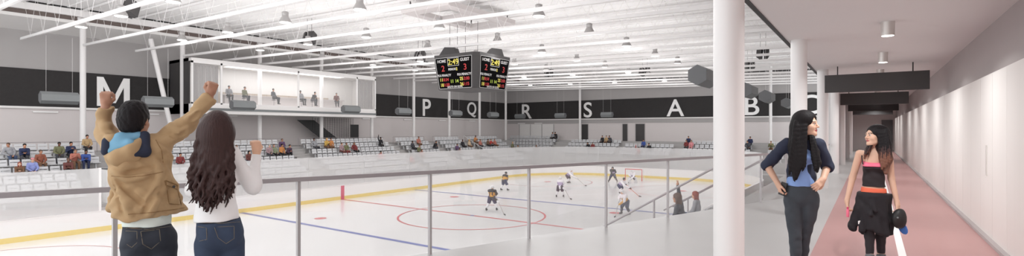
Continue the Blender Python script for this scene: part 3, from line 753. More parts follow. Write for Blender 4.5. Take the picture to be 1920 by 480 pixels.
for q in range(4):
    a = q*PI/2-PI/2                                   # face normal direction
    nrm = Vector((math.cos(a), math.sin(a), 0)); rt = Vector((-math.sin(a), math.cos(a), 0))
    up = (Vector((0, 0, math.cos(tilt)))+nrm*math.sin(tilt)); nn = rt.cross(up)
    cen = nrm*((HT+HB)/2)+Vector((0, 0, dz/2))
    Mf = Matrix((( rt.x, up.x, nn.x, cen.x), (rt.y, up.y, nn.y, cen.y), (rt.z, up.z, nn.z, cen.z), (0, 0, 0, 1)))
    m = MB(); w0 = 1.27; w1 = 1.45
    vs = [Mf @ Vector(p) for p in ((-w0, -fh, .012), (w0, -fh, .012), (w1, fh, .012), (-w1, fh, .012), (-w0, -fh, -.02), (w0, -fh, -.02), (w1, fh, -.02), (-w1, fh, -.02))]
    m.add(vs, [(0, 1, 2, 3), (4, 5, 6, 7), (0, 1, 5, 4), (1, 2, 6, 5), (2, 3, 7, 6), (3, 0, 4, 7)]); scr = m.build('display_panel', M_scr, T)
    m = MB()
    for p, r in (((-w0, -fh), (w0, -fh)), ((w0, -fh), (w1, fh)), ((w1, fh), (-w1, fh)), ((-w1, fh), (-w0, -fh))): m.bar(Mf @ Vector((*p, .014)), Mf @ Vector((*r, .014)), .022)
    for p, r in (((-.43, .88), (.43, .88)), ((.43, .88), (.43, .42)), ((.43, .42), (-.43, .42)), ((-.43, .42), (-.43, .88))): m.bar(Mf @ Vector((*p, .014)), Mf @ Vector((*r, .014)), .025)
    m.build('frame_line', E_wht, T)
    for txt, x, y, sz, mm, sx in (('HOME', -.92, .74, .25, E_wht, 1.), ('GUEST', .92, .74, .25, E_wht, .95), ('2:49', 0, .65, .46, E_yel, 1.1), ('2', -.85, .3, .5, E_red, 1.1), ('3', .9, .3, .5, E_red, 1.1),
                              ('PERIOD', -.12, .22, .18, E_wht, 1.), ('2', .24, .22, .24, E_yel, 1.), ('PLR PENALTY', -.78, -.12, .19, E_wht, .95), ('PLR PENALTY', .8, -.12, .19, E_wht, .95),
                              ('11', -1.05, -.38, .28, E_yel, 1.), ('0:34', -.68, -.38, .26, E_red, 1.), ('18', -1.0, -.7, .28, E_yel, 1.), ('1:20', -.62, -.7, .26, E_red, 1.),
                              ('11', -.2, -.5, .28, E_grn, 1.), ('14', .2, -.5, .28, E_grn, 1.), ('25', .55, -.38, .28, E_yel, 1.), ('2:00', .95, -.38, .26, E_red, 1.), ('26', .55, -.7, .28, E_yel, 1.), ('1:15', .92, -.7, .26, E_red, 1.),
                              ('SHOTS ON GOAL', .0, -.83, .16, E_wht, .95)):
        me = text_mesh(txt, sz, .006, .004, sx); me.materials.append(mm); me.transform(Mf @ Matrix.Translation((x, y, .02)))
        link('digits' if txt[0].isdigit() else 'lettering', me, T)
for i, (dx, dy, r0) in enumerate(((-1.0, -1.0, .2), (1.0, .9, .9))):
    o = thing('scoreboard_speaker', ('grey wedge speaker on top of the scoreboard, left one', 'grey wedge speaker on top of the scoreboard, right one')[i], 'loudspeaker', (CX+dx, CY+dy, SZ1), r0)
    m = MB(); m.prism([(-.6, 0), (.6, 0), (.45, .45), (-.2, .5)], -.3, .3, Matrix.Translation((0, 0, .05)) @ Matrix.Rotation(PI/2, 4, 'X')); m.build('cabinet', M_dark, o)
    m = MB(); m.box(-.2, .2, -.2, .2, 0, .08); m.build('foot', M_dark, o)
for i, (dx, dy) in enumerate(((-1.5, .3), (.2, .3), (-1.7, -.2), (.2, -.9))):
    m = MB(); m.tube([(0, 0, 0), (0, 0, 8.35-SZ1)], .012, 6); o = m.build('support_cable', M_dark); o.location = (CX+dx, CY+dy, SZ1); tag(o, '%s thin dark cable holding up the scoreboard' % ('back left', 'back right', 'front left', 'front right')[i], 'cable')
T = thing('hoist_frame', 'white rectangular hoist frame with grey edges hung above the scoreboard', 'frame', (-20.65, 24.0, 8.3))
for nme, bs in (('beam', (-1.85, -1.2, -3.2, 3.2)), ('beam', (1.2, 1.85, -3.2, 3.2)), ('cross_beam', (-1.2, 1.2, -3.2, -2.4)), ('cross_beam', (-1.2, 1.2, -.4, .4)), ('cross_beam', (-1.2, 1.2, 2.4, 3.2))):
    m = MB(); m.box(*bs, 0, .28); m.build(nme, M_wall, T)
m = MB()
for x in (-1.5, 1.5):
    for y in (-2.8, 2.8): m.box(x-.03, x+.03, y-.03, y+.03, .28, deckz(-20.4)-8.3)
m.build('hanger', M_dark, T)

# ---------------------------------------------------------------- corridor: hanging signs and downlights
for i, y in enumerate((15.0, 22.9, 30.8, 38.7)):
    T = thing('hanging_sign', ('nearest blank dark sign board hanging in the corridor', 'second blank dark sign board hanging in the corridor', 'third blank dark sign board hanging in the corridor', 'farthest blank dark sign board hanging in the corridor')[i], 'sign', (.075, y, 2.44), 0, 'hanging corridor signs')
    m = MB(); m.bbox(-1.02, 1.02, -.06, .06, 0, .43, .008); m.build('board', M_dark, T)
    for s in (-.75, .72):
        m = MB(); m.tube([(s, 0, .42), (s, 0, SZ-2.44)], .012, 8); m.build('hanger_rod', M_black, T)
for i in range(6):
    y = 9.2+3.6*i
    T = thing('downlight', 'silver cylinder downlight on the corridor ceiling, %s from the front' % ORD[i], 'downlight', (.2, y, SZ-.2), 0, 'corridor downlights')
    m = MB(); m.lathe([(.082, 0), (.085, .2)], n=28); m.build('can', M_metal, T)
    m = MB(); m.lathe([(.072, -.004), (.078, .003)], n=28); m.build('lens', M_down, T)
for y in [-1.6, 2.0, 5.6]+[9.2+3.6*i for i in range(10)]:
    la = bpy.data.lights.new('corridor_light', 'AREA'); la.shape = 'DISK'; la.size = .15; la.energy = DOWN_W; la.color = (.985, 1, 1); la.spread = math.radians(150)
    lo = bpy.data.objects.new('corridor_light', la); COL.objects.link(lo); lo.location = (.2, y, SZ-.215)

# ---------------------------------------------------------------- goal
T = thing('hockey_goal', 'red framed hockey goal with white net at the far end of the rink', 'goal', (CX-.05, CY+26.8, ICE))
m = MB(); m.tube([(-.92, 0, 0), (-.92, 0, 1.2), (.92, 0, 1.2), (.92, 0, 0)], .045, 10); m.build('frame', mat('goal_red', (214, 70, 74), .4), T)
m = MB()
for i in range(17):
    x = -.9+1.8*i/16; m.tube([(x, 0, 1.2), (x, .55, 1.15), (x*.95, 1.0, 0.02)], .006, 4, False)
for z in [.1*i for i in range(12)]: m.tube([(-.92, 0, z), (-.9, .95-.35*z, z), (.9, .95-.35*z, z), (.92, 0, z)], .006, 4, False)
m.build('net', M_letter, T)
# ---------------------------------------------------------------- the four people close to the camera
M_skin1 = [mat('skin_brown', (176, 130, 106), .55, var=.04, scale=20), mat('eye_white', (232, 228, 224), .3), mat('eye_dark', (40, 28, 24), .4), mat('lip_brown', (150, 82, 76), .45)]
M_skin2 = [mat('skin_tan', (214, 172, 148), .55, var=.03, scale=20), MATS['eye_white'], MATS['eye_dark'], mat('lip_rose', (178, 88, 92), .45)]
M_skin3 = [mat('skin_fair', (224, 180, 152), .55, var=.03, scale=20), MATS['eye_white'], MATS['eye_dark'], MATS['lip_rose']]
M_hairb = mat('hair_black', (24, 20, 22), .62, spec=.22, var=.35, scale=30, stretch=(3, 3, .35), bump=.5)
M_hairbr = mat('hair_dark_brown', (58, 38, 36), .5, spec=.3, var=.45, scale=26, stretch=(3, 3, .4), bump=.5)
M_hairred = mat('hair_brown_tips', (112, 70, 52), .42, var=.35, scale=26, stretch=(3, 3, .4), bump=.5)
M_tan = mat('jacket_tan_cotton', (180, 150, 112), .85, var=.07, scale=14, bump=.15)
M_tandk = mat('jacket_tan_seam', (150, 118, 80), .85)
M_aqua = mat('hood_lining_blue', (122, 174, 204), .8, var=.06, scale=14)
M_navy = mat('navy_cotton', (40, 46, 66), .85, var=.1, scale=14)
M_tee = mat('tee_pale_mint', (226, 236, 230), .85, var=.02, scale=10)
M_jean = mat('jeans_black_blue', (46, 50, 60), .85, var=.18, scale=24)
M_jean2 = mat('jeans_navy', (50, 62, 84), .85, var=.15, scale=24)
M_stitch = mat('stitch_tan', (112, 104, 92), .8)
M_wtop = mat('top_white_knit', (240, 239, 239), .85, var=.02, scale=10)
M_bluetop = mat('top_blue', (134, 164, 218), .85, var=.06, scale=12)
M_legg = mat('leggings_charcoal', (58, 63, 70), .8, var=.14, scale=18)
M_blk = mat('tank_black', (42, 34, 37), .85, var=.12, scale=14)
M_blk2 = mat('leggings_black', (40, 34, 38), .8, var=.12, scale=14)
M_jkt = mat('tied_jacket_black', (36, 32, 36), .9, var=.15, scale=12)
M_pink = mat('pink_trim', (236, 116, 142), .8); M_orange = mat('orange_waistband', (236, 112, 82), .8)
M_shoe = mat('shoe_grey', (92, 92, 96), .6); M_sole = mat('shoe_sole_white', (230, 229, 228), .6)
class Fig:
    """a figure's own frame: +y looks away from the camera, z up; p(u,v,y) reads a joint off the photograph"""
    def __init__(s, u0, t):
        s.t = t; dx = (u0-960)/960; s.th = math.atan(dx); s.d = t/math.cos(s.th)
        r = ray(u0, HOR); s.loc = (r[0]*t, r[1]*t, 0.); s.rz = math.atan2(-r[0], r[1])
    def p(s, u, v, y=0.):
        ph = math.atan((u-960)/960)-s.th; x = (s.d+y)*math.tan(ph)
        fw = (s.d+y)*math.cos(s.th)-x*math.sin(s.th)
        return np.array((x, y, EYE+(HOR-v)/960*fw))
    def z(s, u, z, y=0.):
        q = s.p(u, HOR, y); q[2] = z; return q
    def thing(s, label):
        return thing('person', label, 'person', s.loc, s.rz)
def part(T, name, S, mats, paint=None):
    o = link(name, S.mesh(name, mats, paint), T); KIDS.setdefault(T.name, []).append(o); return o
def foot(S, ank, fwd, k=.03):
    ank = np.array(ank); f = np.array((fwd[0], fwd[1], 0.)); f /= np.linalg.norm(f)
    S.rc(ank, ank*(1, 1, 0)+f*.02+(0, 0, .05), .042, .045, k); S.rc(ank*(1, 1, 0)-f*.04+(0, 0, .045), ank*(1, 1, 0)+f*.14+(0, 0, .04), .042, .036, k)
def shoes(T, anks, fwds):
    for a, f in zip(anks, fwds):
        a = np.array(a); f = np.array((f[0], f[1], 0.)); f /= np.linalg.norm(f); c = a*(1, 1, 0)
        S = SDF(c+(-.2, -.2, -.01), c+(.2, .2, .2), .006)
        S.rc(c-f*.045+(0, 0, .05), c+f*.15+(0, 0, .042), .047, .042, .03); S.rc(a*(1, 1, 0)+(0, 0, .1), a*(1, 1, 0)+f*.03+(0, 0, .05), .043, .045, .03); S.clip(c+(0, 0, .002), (0, 0, -1))
        o = part(T, 'shoe', S, [M_shoe, M_sole], lambda P: (P[:, 2] < .022).astype(int))

# ---- man in tan hooded jacket, seen from behind, both fists up
F = Fig(272, 3.4); p = F.p
T = F.thing('young man from behind in a tan hooded jacket with both fists raised at the glass')
H = p(252, 226, -.0); Mh = rotm(yaw=-.42, pitch=.03)
hipL, hipR = p(259, 452, 0), p(302, 452, 0); kL, kR = F.z(256, .46, -.01), F.z(304, .46, -.01); aL, aR = F.z(255, .09, -.03), F.z(305, .09, -.03)
shR, elR, wrR = p(300, 270, 0), p(349, 231, .03), p(392, 185, .05)
shL, elL, wrL = p(214, 277, 0), p(196.5, 246, .12), p(198, 204, .08)
S = SDF((-.45, -.25, 0), (.62, .4, 2.05), .0062)
head_sdf(S, H, Mh, .94)
S.rc(p(250, 262, -.01), p(254, 236, .0), .056, .05, .02)
S.rc(p(262, 300), p(272, 400), .125, .115, .05, .75); S.rc(p(230, 285), p(285, 282), .07, .07, .05, .9); S.rc(p(274, 420), p(280, 432), .11, .11, .05, .8)
for h, k_, a, f in ((hipL, kL, aL, (0, 1)), (hipR, kR, aR, (.15, 1))): S.chain([h, k_, a], [.07, .046, .032], .02); foot(S, a, f)
S.chain([shR, elR, wrR], [.052, .042, .028], .02); S.chain([shL, elL, wrL], [.052, .042, .028], .02)
hand_sdf(S, p(394.5, 178, .05), p(400, 158, .04)-p(394.5, 178, .05), (-.2, 1, .1), 1, .92, 1.75)
hand_sdf(S, p(198, 198, .08), p(198, 182, .07)-p(198, 198, .08), (.25, 1, .1), -1, .88, 1.7)
part(T, 'body', S, M_skin1, face_paint(H, Mh, .94))
# hair
S = SDF(H+(-.16, -.17, -.16), H+(.16, .17, .17), .0055)
S.el(H+Mh@np.array((0, -.012, .034))*.94, (.083, .103, .096), .02, Mh)
S.el(H+Mh@np.array((0, .02, .1))*.94, (.06, .07, .035), .03, Mh); S.el(H+Mh@np.array((0, -.055, -.02))*.94, (.07, .062, .075), .03, Mh)
S.el(H+Mh@np.array((0, .115, -.03))*.94, (.078, .075, .085), .012, Mh, True)
for sx in (-1, 1): S.el(H+Mh@np.array((.088*sx, .008, -.035))*.94, (.03, .028, .045), .01, Mh, True)
S.clip(H+(0, -.05, -.085), (0, -.25, -1)); S.folds([(.0012, (150, 90, 60), 0), (.0012, (170, -140, 110), 1), (.001, (-220, 190, 160), 2)])
part(T, 'hair', S, M_hairb)
# jeans
S = SDF((-.28, -.24, .05), (.3, .24, 1.0), .0062)
S.rc(p(274, 412), p(279, 440), .125, .136, .05, .86); S.el(p(265, 446, -.055), (.075, .08, .085), .05); S.el(p(297, 446, -.055), (.075, .08, .085), .05)
for h, k_, a in ((hipL, kL, aL), (hipR, kR, aR)): S.chain([h, k_, a], [.098, .072, .06], .03)
S.clip(p(277, 419), (.0, -.1, 1)); S.clip((0, 0, .075), (0, 0, -1)); S.folds([(.0025, (22, 0, 38), 0), (.002, (-30, 10, 55), 1.5)])
J = part(T, 'jeans', S, M_jean)
def pocket(T, F, pts, y0, mm, r=.0035):
    m = MB(); m.tube([F.p(u, v, y0) for u, v in pts], r, 6); return m.build('pocket_seam', mm, T)
def surf_y(F, S, u, v, side=-1):
    """depth of a garment's skin at an image point, from the camera side"""
    for y in np.arange(-.3, .3, .004):
        q = F.p(u, v, y); i = np.round((q-S.lo)/S.h).astype(int)
        if np.all(i >= 0) and np.all(i < S.n) and S.D[tuple(i)] < 0: return y-.0035
    return 0.
def seam(T, F, S, pts, mm, r=.003, name='seam', sub=8):
    P = []
    for (u0, v0), (u1, v1) in zip(pts[:-1], pts[1:]):
        for i in range(sub): P.append((u0+(u1-u0)*i/sub, v0+(v1-v0)*i/sub))
    P.append(pts[-1]); m = MB(); m.tube([F.p(u, v, surf_y(F, S, u, v)) for u, v in P], r, 6); return m.build(name, mm, T)
seam(T, F, S, [(264, 434), (299, 430), (301, 452), (284, 467), (268, 458), (264, 434)], M_stitch, .0022, 'pocket_seam')
seam(T, F, S, [(236, 433), (257, 434), (257, 455), (247, 464), (238, 458)], M_stitch, .0022, 'pocket_seam')
seam(T, F, S, [(236, 428), (279, 430), (322, 424)], M_stitch, .0022, 'waist_seam')
# T-shirt showing below the jacket
S = SDF((-.3, -.25, .8), (.3, .25, 1.45), .0062)
S.rc(p(262, 300), p(272, 395), .13, .128, .05, .8); S.rc(p(274, 395), p(277, 425), .13, .136, .04, .86)
S.clip(p(277, 424.5), (-.08, -.1, -1)); S.folds([(.003, (12, 0, 70), 0), (.002, (25, 0, -60), 1)]); part(T, 'tee_shirt', S, M_tee)
# jacket
S = SDF((-.42, -.32, .85), (.62, .4, 1.85), .0062)
S.rc(p(257, 292), p(261, 330), .146, .15, .05, .82); S.rc(p(261, 330), p(274, 402), .15, .182, .05, .84)
S.rc(p(222, 284), p(292, 280), .072, .075, .06, 1.05); S.rc(p(296, 300, .0), p(306, 330, .03), .06, .05, .06)
S.chain([shR, elR, wrR], [.075, .058, .041], .035); S.chain([shL, elL, wrL], [.068, .056, .04], .035)
S.rc(p(222, 330, .08), p(211, 388, .12), .03, .034, .04); S.rc(p(318, 350, .04), p(340, 400, .06), .035, .045, .05)
S.rc(p(322, 352, -.03), p(327, 384, -.03), .035, .035, .02, 1.2)
S.rc(p(206, 288, -.03), p(238, 305, -.10), .03, .034, .03); S.rc(p(238, 305, -.10), p(268, 286, -.06), .034, .03, .03)
S.clip(p(284, 407), (.14, -.05, -1)); S.clip(p(235, 411), (-.35, 0, -1)); S.clip(wrR+(wrR-elR)*.04, wrR-elR, rad=.13); S.clip(wrL+(wrL-elL)*.05, wrL-elL, rad=.13)
S.folds([(.006, (9, 6, 30), .3), (.005, (28, 0, 15), 1.2), (.004, (-36, 20, 50), 2.1), (.0022, (70, 30, 85), .5)])
def ridge(S, F, pts, r=.012, k=.03, dy=.004, sub=False, n=7):
    P = []
    for (u0, v0), (u1, v1) in zip(pts[:-1], pts[1:]):
        for i in range(n): P.append((u0+(u1-u0)*i/n, v0+(v1-v0)*i/n))
    P.append(pts[-1]); Q = [F.p(u, v, surf_y(F, S, u, v)+dy) for u, v in P]; N = len(Q)
    for i in range(N-1): S.rc(Q[i], Q[i+1], r*(.35+.65*math.sin(PI*i/(N-1))), r*(.35+.65*math.sin(PI*(i+1)/(N-1))), k, 1., sub)
for pts in ([(213, 340), (236, 366), (262, 398)], [(302, 326), (290, 356), (268, 392)], [(212, 318), (240, 336), (276, 330)], [(308, 312), (312, 332), (304, 362)], [(222, 356), (240, 384), (246, 404)], [(296, 372), (286, 388), (280, 403)],
            [(330, 246), (344, 250), (352, 240)], [(306, 262), (322, 262), (336, 252)], [(352, 222), (364, 222), (372, 210)], [(284, 296), (296, 312), (300, 332)], [(192, 232), (200, 240), (206, 236)], [(200, 258), (208, 262), (214, 258)]): ridge(S, F, pts)
for pts in ([(220, 338), (246, 362), (276, 388)], [(298, 352), (284, 372), (270, 398)], [(228, 326), (256, 322), (290, 312)], [(322, 254), (338, 258), (350, 246)], [(358, 226), (368, 216), (376, 210)]): ridge(S, F, pts, .009, .02, .0, True)
ridge(S, F, [(210, 338), (219, 368), (230, 404)], .012, .01, -.002, True)
JK = part(T, 'jacket', S, M_tan)
seam(T, F, S, [(311, 338), (331, 346), (340, 384), (317, 382), (311, 338)], M_tandk, .0028, 'pocket_seam')
seam(T, F, S, [(309, 339), (333, 347), (332, 355), (311, 347), (309, 339)], M_tandk, .0035, 'pocket_flap')
m = MB(); c = p(326, 350, surf_y(F, S, 326, 350)); m.lathe([(.009, 0), (.009, .006), (.005, .008)], n=14, M=Matrix.Translation(c) @ Matrix.Rotation(PI/2, 4, 'X')); m.build('snap_button', M_dark, T)
seam(T, F, S, [(209, 330), (235, 332), (268, 330), (306, 322)], M_tandk, .0025, 'yoke_seam')
seam(T, F, S, [(240, 402), (290, 398), (345, 390)], M_tandk, .0025, 'hem_seam')
seam(T, F, S, [(292, 262), (303, 282), (306, 305)], M_tandk, .0025, 'armhole_seam')
# hood lying on the shoulders
S = SDF(p(230, 275)+(-.25, -.25, -.2), p(230, 275)+(.25, .2, .16), .0058)
S.rc(p(205, 276, -.03), p(226, 262, -.06), .04, .042, .03); S.rc(p(226, 262, -.06), p(258, 256, -.055), .042, .036, .03); S.rc(p(212, 282, -.06), p(243, 270, -.11), .036, .034, .03)
S.folds([(.003, (40, 10, 60), .2)]); part(T, 'hood_lining', S, M_aqua)
S = SDF(p(230, 280)+(-.3, -.3, -.25), p(230, 280)+(.3, .2, .2), .0058)
S.rc(p(204, 292, -.06), p(222, 290, -.12), .024, .03, .03); S.rc(p(222, 290, -.12), p(243, 283, -.14), .03, .032, .03); S.rc(p(243, 283, -.14), p(263, 264, -.09), .032, .024, .03); S.rc(p(222, 300, -.11), p(252, 294, -.11), .04, .04, .05)
S.folds([(.003, (30, 10, 50), .2)]); part(T, 'hood', S, M_tan)
S = SDF(p(240, 278)+(-.3, -.3, -.2), p(240, 278)+(.3, .25, .2), .0058)
S.rc(p(271, 254, -.07), p(270, 284, -.105), .03, .036, .02); S.rc(p(270, 284, -.11), p(254, 289, -.15), .036, .018, .02); S.rc(p(203, 266, -.05), p(200, 284, -.06), .034, .03, .02)
part(T, 'collar_lining', S, M_navy)
shoes(T, (aL, aR), ((-.1, 1), (.15, 1)))

# ---- woman with long wavy hair, seen from behind
F = Fig(410, 3.4); p = F.p
T = F.thing('woman from behind with long wavy brown hair, white top and one fist raised')
H = p(409, 240, 0); Mh = rotm(yaw=-.45, pitch=.03)
hipL, hipR = p(391, 455), p(434, 455); kL, kR = F.z(391, .45, -.01), F.z(436, .45, -.01); aL, aR = F.z(391, .09, -.03), F.z(436, .09, -.03)
shR, elR, wrR = p(434, 292, .0), p(474, 349, .03), p(481, 292, .07); shL, elL, wrL = p(377, 292, 0), p(362, 358, .06), p(372, 312, .24)
S = SDF((-.3, -.25, 0), (.4, .42, 1.7), .0062)
head_sdf(S, H, Mh, .9)
S.rc(p(407, 285, -.01), p(409, 252), .045, .042, .02); S.rc(p(405, 300), p(407, 390), .105, .09, .05, .75); S.rc(p(385, 290), p(428, 290), .05, .05, .04); S.rc(p(408, 420), p(412, 436), .105, .1, .04, .8)
for h, k_, a in ((hipL, kL, aL), (hipR, kR, aR)): S.chain([h, k_, a], [.06, .042, .03], .02); foot(S, a, (0, 1))
S.chain([shR, elR, wrR], [.04, .034, .024], .02); S.chain([shL, elL, wrL], [.04, .034, .024], .02)
hand_sdf(S, p(481, 288, .07), p(480, 270, .07)-p(481, 288, .07), (-.3, 1, .1), -1, .9, 1.75)
hand_sdf(S, wrL, (.1, .3, 1), (.5, 1, 0), 1, .88, 1.5)
part(T, 'body', S, M_skin3, face_paint(H, Mh, .9))
S = SDF((-.3, -.24, .05), (.3, .24, 1.0), .0062)
S.rc(p(409, 408), p(413, 438), .126, .134, .05, .86); S.el(p(397, 441, -.06), (.07, .075, .08), .05); S.el(p(432, 441, -.06), (.07, .075, .08), .05)
for h, k_, a in ((hipL, kL, aL), (hipR, kR, aR)): S.chain([h, k_, a], [.083, .06, .045], .018)
S.clip(p(411, 411), (-.03, -.1, 1)); S.clip((0, 0, .075), (0, 0, -1)); S.folds([(.002, (22, 0, 38), 0)])
part(T, 'jeans', S, M_jean2)
seam(T, F, S, [(402, 426), (439, 424), (439, 447), (424, 457), (409, 446), (402, 426)], M_stitch, .002, 'pocket_seam')
seam(T, F, S, [(371, 425), (387, 427), (388, 449), (374, 452)], M_stitch, .002, 'pocket_seam')
seam(T, F, S, [(372, 418), (410, 419), (450, 416)], M_stitch, .002, 'waist_seam')
S = SDF((-.32, -.25, .85), (.42, .42, 1.5), .0062)
S.rc(p(404, 300), p(404, 350), .115, .108, .05, .8); S.rc(p(404, 350), p(407, 414), .11, .132, .05, .86); S.rc(p(382, 292), p(430, 290), .056, .056, .05)
S.chain([shR, elR, wrR], [.054, .048, .031], .025); S.chain([shL, elL, wrL], [.052, .045, .031], .025)
S.rc(p(476, 340, .04), p(478, 356, .03), .035, .03, .03)
S.clip(p(408, 413), (0, -.05, -1)); S.clip(wrR+(wrR-elR)*.03, wrR-elR, rad=.1); S.clip(wrL+(wrL-elL)*.03, wrL-elL, rad=.1)
S.folds([(.003, (14, 6, 34), .3), (.002, (34, 0, 22), 1.2)]); part(T, 'white_top', S, M_wtop)
# hair: a crown plus long wavy locks
S = SDF((-.27, -.3, .88), (.24, .2, 1.66), .0058)
S.el(p(408, 238, -.01), (.098, .115, .112), .02); S.el(p(405, 256, -.05), (.105, .085, .1), .04)
S.chain([p(404, 250, -.05), p(399, 300, -.075), p(397, 350, -.085)], [.098, .088, .05], .04, .7)
r_ = random.Random(3)
for i in range(64):
    f = (i+.5)/64; a = f*2-1
    us, ue = 409+a*22, 395+a*42+r_.uniform(-3, 3)
    vb = 404-abs(a-.02)**1.5*26-r_.uniform(0, 36); yb = -.10-.05*(1-a*a)+r_.uniform(-.02, .045)
    ph, fr, am = r_.uniform(0, 6.28), r_.uniform(3.0, 4.6), r_.uniform(3., 5.6)
    pts = []; rs = []
    for j in range(15):
        q = j/14; e = q**.7
        wv = am*min(1, q*1.8)*math.sin(ph+fr*2*PI*q)
        pts.append(p(us+(ue-us)*(e**.85)+wv, 232+(vb-232)*q, (-.07-.02*(1-a*a))*(1-q)+yb*q+.012*math.cos(ph+fr*2*PI*q)*q))
        rs.append(.0155*(1-.3*q) if q < .75 else .0155*.775*(1-(q-.75)*2.6))
    S.chain(pts, rs, .006)
for u0, v0, u1, v1 in ((430, 260, 437, 330), (428, 280, 431, 345), (433, 300, 436, 362)):
    ph = r_.uniform(0, 6); S.chain([p(u0+(u1-u0)*j/10+2.6*math.sin(ph+j*1.15), v0+(v1-v0)*j/10, -.06) for j in range(11)], [.012-.0006*j for j in range(11)], .008)
part(T, 'hair', S, [M_hairbr])
shoes(T, (aL, aR), ((-.1, 1), (.15, 1)))

# ---- woman in navy jacket, hand on hip, looking to her friend
F = Fig(1505, 5.0); p = F.p
T = F.thing('woman with long straight black hair, navy jacket and blue top, hand on hip')
H = p(1511.5, 233, -.02); Mh = rotm(yaw=math.radians(180+72), pitch=.02); hs = .96
hipL, hipR = p(1487, 376), p(1519, 376); kL, kR = F.z(1491, .48, -.05), F.z(1508, .48, .05); aL, aR = F.z(1494, .1, -.06), F.z(1502, .1, .12)
shL, elL, wrL = p(1474, 270), p(1438, 310, .06), p(1459, 345, -.03); shR, elR, wrR = p(1536, 270), p(1551, 312, .07), p(1543, 336, -.05)
S = SDF((-.42, -.3, 0), (.36, .32, 1.75), .0052)
head_sdf(S, H, Mh, hs)
S.rc(p(1507, 268, .01), p(1508, 246, .0), .048, .045, .02); S.rc(p(1504, 285), p(1502, 335), .1, .092, .05, .75); S.rc(p(1482, 270), p(1528, 270), .045, .045, .04); S.rc(p(1502, 350), p(1503, 360), .105, .105, .04, .8)
for h, k_, a in ((hipL, kL, aL), (hipR, kR, aR)): S.chain([h, k_, a], [.06, .042, .029], .02); foot(S, a, (0, -1))
S.chain([shL, elL, wrL], [.042, .037, .025], .015); S.chain([shR, elR, wrR], [.042, .037, .026], .015)
hand_sdf(S, wrL, p(1464, 362, -.05)-wrL, (.9, .3, .2), 1, .92, .75)
hand_sdf(S, wrR, p(1531, 349, -.1)-wrR, (-.5, .9, -.3), 1, .92, .55, .15)
part(T, 'body', S, M_skin2, face_paint(H, Mh, hs))
S = SDF((-.3, -.28, .05), (.3, .28, 1.05), .0055)
S.rc(p(1501, 346), p(1502, 364), .122, .14, .04, .78); S.el(p(1487, 372, .04), (.08, .09, .085), .04); S.el(p(1518, 372, .04), (.08, .09, .085), .04)
for h, k_, a in ((hipL, kL, aL), (hipR, kR, aR)): S.chain([h, (h*.5+k_*.5), k_, (k_*.62+a*.38), a], [.083, .074, .056, .052, .038], .012)
S.clip(p(1501, 346.5), (0, 0, 1)); S.clip((0, 0, .1), (0, 0, -1)); S.folds([(.0016, (30, 0, 50), 0), (.0012, (-50, 0, 40), 1)]); part(T, 'leggings', S, M_legg)
m = MB(); m.lathe([(.118, 0), (.122, .004), (.122, .018), (.118, .022)], n=40, M=Matrix.Translation(p(1501, 350)) @ Matrix.Diagonal((1.0, .8, 1, 1))); m.build('waistband', M_legg, T)
S = SDF((-.3, -.28, .9), (.3, .25, 1.5), .0055)
S.rc(p(1504, 284), p(1502, 320), .105, .1, .05, .82); S.rc(p(1502, 320), p(1501, 347), .1, .128, .04, .82); S.el(p(1495, 294, -.07), (.05, .045, .05), .04); S.el(p(1514, 294, -.07), (.05, .045, .05), .04); S.rc(p(1487, 272), p(1523, 272), .042, .042, .04)
S.clip(p(1500, 348), (0, 0, -1)); S.el(p(1508, 262, -.08), (.06, .08, .06), .01, None, True); S.folds([(.003, (18, 0, 50), .4), (.002, (40, 0, -30), 1)]); part(T, 'blue_top', S, M_bluetop)
S = SDF((-.42, -.28, .9), (.36, .3, 1.5), .0055)
S.rc(p(1504, 282, .015), p(1502, 325, .02), .12, .115, .05, .85); S.rc(p(1502, 325, .02), p(1502, 345, .02), .115, .128, .05, .85); S.rc(p(1480, 270), p(1530, 270), .052, .052, .04)
S.chain([shL, elL], [.058, .056], .025); S.chain([shR, elR], [.056, .056], .025); S.chain([elL, elL+(wrL-elL)*.2], [.056, .052], .02); S.chain([elR, elR+(wrR-elR)*.25], [.056, .05], .02)
S.rc(p(1503, 268, -.15), p(1501, 350, -.15), .04, .075, .02, 1.5, True)
S.clip(elL+(wrL-elL)*.16, wrL-elL, rad=.11); S.clip(elR+(wrR-elR)*.2, wrR-elR, rad=.11); S.clip(p(1502, 346), (0, 0, -1)); S.folds([(.003, (26, 8, 30), .3), (.002, (45, 0, 60), 1.2)])
part(T, 'navy_jacket', S, M_navy)
S = SDF((-.26, -.28, .95), (.26, .25, 1.78), .0052)
S.el(H+Mh@np.array((0, -.018, .036))*hs, (.088, .105, .098), .02, Mh); S.el(H+Mh@np.array((-.02, -.05, -.01))*hs, (.09, .085, .115), .03, Mh); S.el(H+Mh@np.array((0, -.02, .05))*hs, (.095, .105, .092), .02, Mh)
S.chain([p(1499, 240, -.0), p(1495, 275, -.06), p(1493, 305, -.10), p(1491, 334, -.135)], [.09, .078, .066, .022], .03, .62)
S.chain([p(1505, 250, .05), p(1507, 300, .11), p(1507, 318, .12)], [.09, .085, .03], .03, .6)
S.chain([p(1521, 262, -.02), p(1529, 285, -.09), p(1533, 305, -.11), p(1532, 322, -.13)], [.026, .034, .03, .012], .02, .8)
r_ = random.Random(8)
def straight_locks(us0, us1, v0, ue0, ue1, vb0, vb1, n, ys, yb, r=.011):
    for i in range(n):
        f = (i+.5)/n; us = us0+(us1-us0)*f; ue = ue0+(ue1-ue0)*f; vb = vb0+(vb1-vb0)*f-r_.uniform(0, 10); ph = r_.uniform(0, 6); pts = []
        for j in range(13):
            q = j/12; pts.append(p(us+(ue-us)*q**.8+.5*math.sin(ph+q*6), v0+(vb-v0)*q, ys+(yb-ys)*q**.7+.004*math.cos(ph+6*q)))
        S.chain(pts, [r if j < 9 else r*(1-(j-8)*.19) for j in range(13)], .010)
